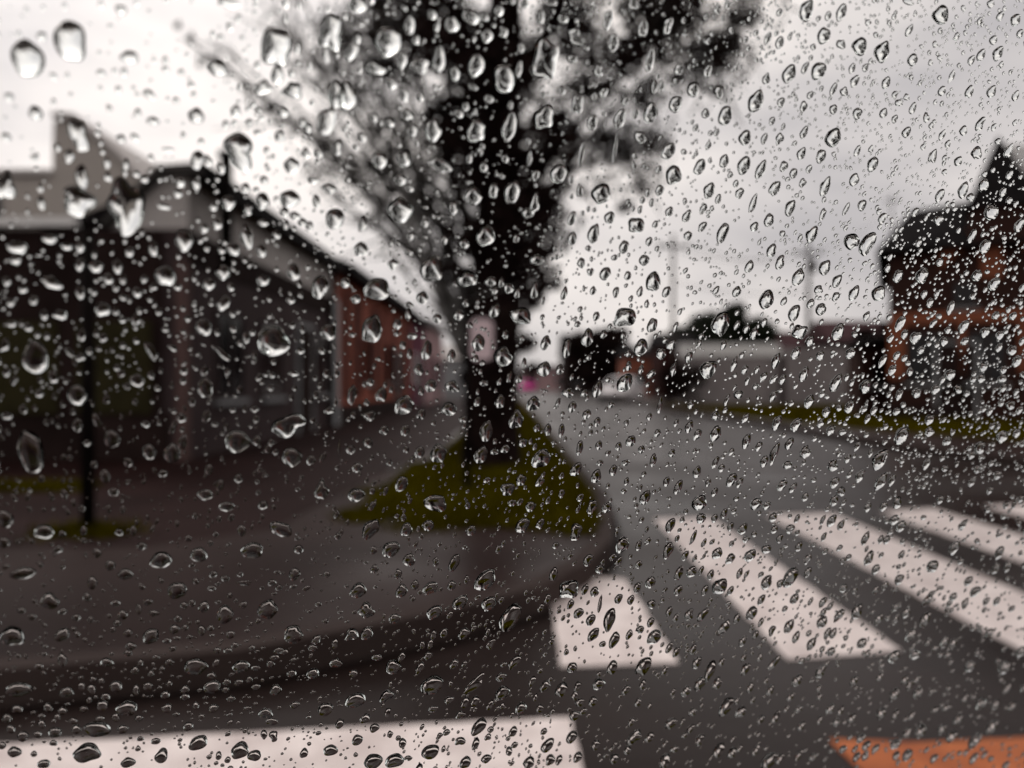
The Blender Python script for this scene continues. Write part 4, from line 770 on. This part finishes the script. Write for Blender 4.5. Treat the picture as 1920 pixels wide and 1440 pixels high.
AREAS = [  # what each drop lies over, as boxes in the photograph
    (850, 560, 960, 700, "over the pinkish sign"), (120, 620, 210, 1000, "over the thin black post"),
    (960, 705, 1035, 775, "by the magenta car"), (1100, 680, 1250, 770, "over the white parked car"),
    (0, 0, 230, 215, "over the bright sky above the beige block"), (0, 215, 275, 450, "over the beige block"),
    (230, 0, 420, 300, "over the bright sky beside the bough tips"), (230, 300, 420, 450, "over the grey gable and flue pipe"),
    (420, 0, 580, 200, "over the thin upper boughs"), (420, 200, 600, 420, "over the sky below the long bough"), (580, 0, 720, 230, "over the bare boughs near the crown"),
    (600, 230, 770, 420, "over the boughs that meet the trunk"), (720, 0, 900, 130, "over the dense top of the crown"), (720, 130, 900, 330, "over the left flank of the crown"),
    (900, 0, 1060, 130, "over the top of the trunk in the crown"), (900, 130, 1060, 330, "over the middle of the crown"), (1060, 0, 1200, 200, "over the inner right crown"),
    (1060, 200, 1240, 420, "over the drooping lower crown edge"), (1200, 0, 1420, 130, "over the outer boughs of the crown"), (1200, 130, 1420, 280, "over the sky just off the crown tips"),
    (770, 330, 1060, 480, "over the ivied upper trunk"), (820, 480, 1050, 700, "over the dark trunk"), (830, 700, 1000, 860, "over the foot of the trunk"),
    (1420, 0, 1600, 120, "over the pale sky near the top edge"), (1600, 0, 1760, 120, "over the pale sky far above the brick house"), (1760, 0, 1920, 120, "over the pale sky in the top corner"),
    (1420, 120, 1560, 300, "over the pale sky beside the crown"), (1560, 120, 1720, 300, "over the grey sky above the far pole"), (1720, 120, 1920, 240, "over the sky above the turret"),
    (1240, 280, 1400, 430, "over the grey sky right of the crown"), (1400, 300, 1560, 430, "over the grey sky above the thick pole"), (1560, 300, 1720, 440, "over the grey sky by the house eave"),
    (1720, 240, 1920, 400, "over the turret roof"), (1660, 400, 1920, 520, "over the upper arches of the brick house"), (1620, 520, 1920, 600, "over the orange band of the brick house"),
    (1600, 600, 1760, 760, "over the brick annexe"), (1760, 600, 1920, 760, "over the lower windows of the brick house"),
    (1050, 420, 1200, 640, "over the sky beside the trunk"), (1200, 430, 1340, 580, "over the sky round the thin pole"), (1340, 430, 1480, 580, "over the sky between the two poles"), (1480, 430, 1660, 600, "over the sky round the thick pole"),
    (1200, 560, 1430, 640, "over the dark evergreens"), (1430, 580, 1640, 650, "over the dull red roofs"), (1020, 600, 1260, 690, "over the dark house at the road end"),
    (1250, 640, 1460, 740, "over the coping end of the grey wall"), (1460, 640, 1620, 750, "over the plain end of the grey wall"),
    (0, 430, 130, 620, "over the dark end wall near its gutter"), (130, 430, 350, 560, "over the dark end wall near the pillar"), (130, 560, 350, 640, "over the top of the olive panels"), (0, 620, 120, 840, "over the outer olive panel"), (210, 620, 350, 840, "over the inner olive panel"),
    (350, 420, 480, 600, "over the house corner pillar"), (480, 420, 640, 560, "over the grey upper storey"), (350, 600, 480, 860, "over the plum grey front"), (480, 560, 580, 860, "over the dark doorway"), (580, 560, 650, 860, "over the ash grey pillar"),
    (650, 420, 820, 580, "over the dark eave of the orange house"), (640, 580, 760, 800, "over the orange house"), (760, 580, 850, 780, "over the plum and pink houses"),
    (0, 840, 350, 940, "over the grass strip by the dark house"), (350, 840, 640, 960, "over the pavement before the dark house"), (640, 780, 850, 900, "over the far pavement"), (0, 940, 250, 1040, "over the reddish paving"),
    (640, 880, 860, 980, "over the near edge of the verge"), (860, 830, 1000, 980, "over the grass by the sign post"), (1000, 760, 1130, 980, "over the verge kerb"), 
    (1130, 740, 1300, 860, "over the far road"), (1000, 740, 1140, 800, "over the far road"), (1300, 740, 1500, 860, "over the road by the right kerb"), (1500, 750, 1700, 830, "over the grass strip by the wall"), (1700, 760, 1920, 850, "over the grass strip by the brick house"), (1500, 830, 1920, 930, "over the right gutter"),
    (1130, 860, 1300, 960, "over the road before the crossing"), (1300, 860, 1500, 960, "over the road beyond the stripes"),
    (250, 960, 450, 1100, "over the wet pavement by the post"), (450, 960, 660, 1120, "over the middle of the near pavement"), (660, 960, 860, 1060, "over the pale wet paving slab"), (660, 1060, 860, 1170, "over the slab's kerb side"),
    (860, 960, 1010, 1150, "over the dark corner pavement"), (1010, 960, 1160, 1080, "over the rounded kerb corner"),
    (0, 1040, 250, 1180, "over the near pavement's outer edge"), (250, 1100, 450, 1240, "over the kerb line's blurred end"), (450, 1120, 660, 1240, "over the near kerb"), (660, 1150, 860, 1260, "over the gutter of the near kerb"), (860, 1150, 1030, 1260, "over the asphalt beside the short stripe"),
    (0, 1180, 250, 1375, "over the near asphalt above the crosswise stripe's end"), (250, 1240, 480, 1375, "over the brown asphalt above the crosswise stripe"), (480, 1240, 700, 1362, "over the asphalt between kerb and crosswise stripe"), (700, 1240, 900, 1352, "over the asphalt above the middle of the crosswise stripe"), (900, 1255, 1100, 1340, "over the asphalt above the crosswise stripe's square end"),
    (0, 1375, 350, 1440, "over the outer part of the crosswise stripe"), (350, 1360, 720, 1440, "over the middle of the crosswise stripe"), (720, 1335, 1090, 1440, "over the square end of the crosswise stripe"),
    (1025, 1080, 1160, 1255, "over the short zebra stripe"), (1160, 1080, 1280, 1255, "over the slanting edge of the short zebra stripe"),
    (1160, 940, 1290, 1080, "over the asphalt between kerb and long stripe"), (1280, 960, 1430, 1100, "over the far end of the long zebra stripe"), (1280, 1100, 1560, 1240, "over the near end of the long zebra stripe"), (1430, 930, 1640, 1100, "over the far end of the middle stripe"), (1560, 1090, 1920, 1260, "over the near part of the middle stripe"), (1640, 930, 1920, 1090, "over the outer zebra stripes"),
    (1090, 1255, 1300, 1440, "over the bare asphalt below the short stripe"), (1300, 1240, 1560, 1440, "over the bare asphalt below the long stripe"), (1560, 1380, 1920, 1440, "over the orange paint patch"), (1560, 1240, 1920, 1380, "over the bare asphalt above the orange patch"),
]
ORD = ["", "second", "third", "fourth", "fifth", "sixth", "seventh", "eighth", "ninth", "tenth"]
cells = {}
desc = {}
for i in order[:NBIG]:
    x, y, w_, h_, t_, k_ = D[i]
    ar = w_ * h_; sz = "very big" if ar > 2600 else "big" if ar > 1150 else "middling" if ar > 760 else "small"
    q = h_ / w_
    shp = "ragged" if k_ == 'l' else "squarish" if k_ == 'b' else "leaning" if abs(t_) >= 15 else "tall" if q > 1.42 else "flat" if q < .78 else "round"
    where = next((a[4] for a in AREAS if a[0] <= x <= a[2] and a[1] <= y <= a[3]), "over the street")
    desc[i] = (sz, shp, where); cells.setdefault(desc[i], []).append(i)
labels = {}
for key, ids in cells.items():
    sz, shp, where = key; base_ = f"{sz} {shp} raindrop {where}"
    if len(ids) == 1: labels[ids[0]] = base_; continue
    xs = [D[i][0] for i in ids]; ys = [D[i][1] for i in ids]
    vert = max(ys) - min(ys) >= max(xs) - min(xs)
    ids = sorted(ids, key=lambda i: D[i][1] if vert else D[i][0])
    for n_, i in enumerate(ids):
        if n_ == 0: s_ = "topmost of them" if vert else "leftmost of them"
        elif n_ == len(ids) - 1: s_ = "lowest of them" if vert else "rightmost of them"
        else: s_ = f"{ORD[n_]} from the {'top' if vert else 'left'}"
        labels[i] = base_ + ", " + s_

rd = random.Random(11)
rest = []
for i, (x, y, w_, h_, t_, k_) in enumerate(D):
    a, b, ra, rb = glass_size(x, y, w_ * (.96 - .06 * (x > 1250)), h_ * (.96 + .03 * (x > 1250)))
    ar = w_ * h_
    ln = R(t_ + (rd.uniform(6, 16) if x > 1250 and not t_ else rd.uniform(-4, 7)))
    if k_ == 'o' and ar < 1100 and rd.random() < .16: k_ = 'l'
    if i in big:
        S = drop_shape(a, b, ra, rb, ln, k_, rd, 12 if ar > 1500 else 9, 44 if ar > 1500 else 30, None, max(0, min(1, (x - 900) / 500)))
        c = P0 + TAN * a + UPV * b
        tag(drop_mesh("raindrop", [S], c), labels[i], "raindrop", "raindrops on the window glass")
    else:
        rest.append(drop_shape(a, b, ra, rb, ln, k_, rd, 6, 20, None, max(0, min(1, (x - 900) / 500))))
# the countless fine spatter, in view and on the glass around
occ = {}
for (x, y, w_, h_, t_, k_) in D:
    occ.setdefault((x // 60, y // 60), []).append((x, y, max(w_, h_) * .52))
def free(x, y, r):
    cx_, cy_ = int(x // 60), int(y // 60)
    for i in (-1, 0, 1):
        for j in (-1, 0, 1):
            for (X, Y, rr) in occ.get((cx_ + i, cy_ + j), ()):
                if (X - x) ** 2 + (Y - y) ** 2 < (rr + r) ** 2: return False
    return True
def density(x, y):
    d_ = .50 + .45 * max(0, min(1, (x - 500) / 900))
    if x > 1500 and 330 < y < 900: d_ += 1.0 * min(1, (x - 1500) / 250)
    if x > 1400 and y < 330: d_ += .55
    if x < 420 and y < 330: d_ *= .30
    if x > 1050 and y > 1230: d_ *= .55
    if x < 640 and 1180 < y < 1400: d_ += .35
    return d_
n_ = 0
while n_ < 8200:
    x, y = rd.uniform(-40, 1960), rd.uniform(-40, 1480)
    if rd.random() * 2.0 > density(x, y): continue
    w_ = min(15, 3.0 + rd.expovariate(1 / 2.7)); w_ *= 1.0 if x > 500 else 1.35
    if not free(x, y, w_ * .5): continue
    h_ = w_ * rd.uniform(.85, 1.7) if y < 1000 or x > 700 else w_ * rd.uniform(.6, 1.1)
    a, b, ra, rb = glass_size(x, y, w_, h_)
    rest.append(drop_shape(a, b, ra, rb, R(rd.gauss(15 if x > 1200 else 4, 9)), 'l' if rd.random() < .25 else 'o', rd, 4 if w_ > 7 else 3, 12 if w_ > 7 else 9)); n_ += 1
    occ.setdefault((int(x // 60), int(y // 60)), []).append((x, y, w_ * .4))
for _ in range(46):                                 # thin runs that a drop has left behind
    x, y = rd.uniform(500, 1900), rd.uniform(0, 900)
    if not free(x, y, 9): continue
    a, b, ra, rb = glass_size(x, y, rd.uniform(4, 7), rd.uniform(24, 58))
    rest.append(drop_shape(a, b, ra, rb, R(rd.gauss(8, 9)), 'l', rd, 4, 18))
n_ = 0
while n_ < 13000:                                   # glass beyond the picture's edges
    a, b = rd.uniform(A0 + .02, A1 - .02), rd.uniform(B0 + .02, B1 - .02)
    if n_ % 4:
        a, b = on_glass(rd.uniform(-1100, 2900), rd.uniform(-700, 2000))
        if not (A0 + .02 < a < A1 - .02 and B0 + .02 < b < B1 - .02): continue
    q = P0 + TAN * a + UPV * b - EYE
    px, py = 960 + q.x / q.y * FPX if q.y > .02 else 9999, 720 - q.z / q.y * FPX if q.y > .02 else 9999
    if -60 < px < 1980 and -60 < py < 1500: continue
    r_ = min(.0028, .0004 + rd.expovariate(1 / .0006))
    rest.append(drop_shape(a, b, r_, r_ * rd.uniform(1, 1.5), R(rd.gauss(6, 8)), 'o', rd, 3, 10)); n_ += 1
tag(drop_mesh("rain_spatter", rest, P0.copy()), "fine spatter of countless small drops over the whole window glass", "raindrop", None, "stuff")
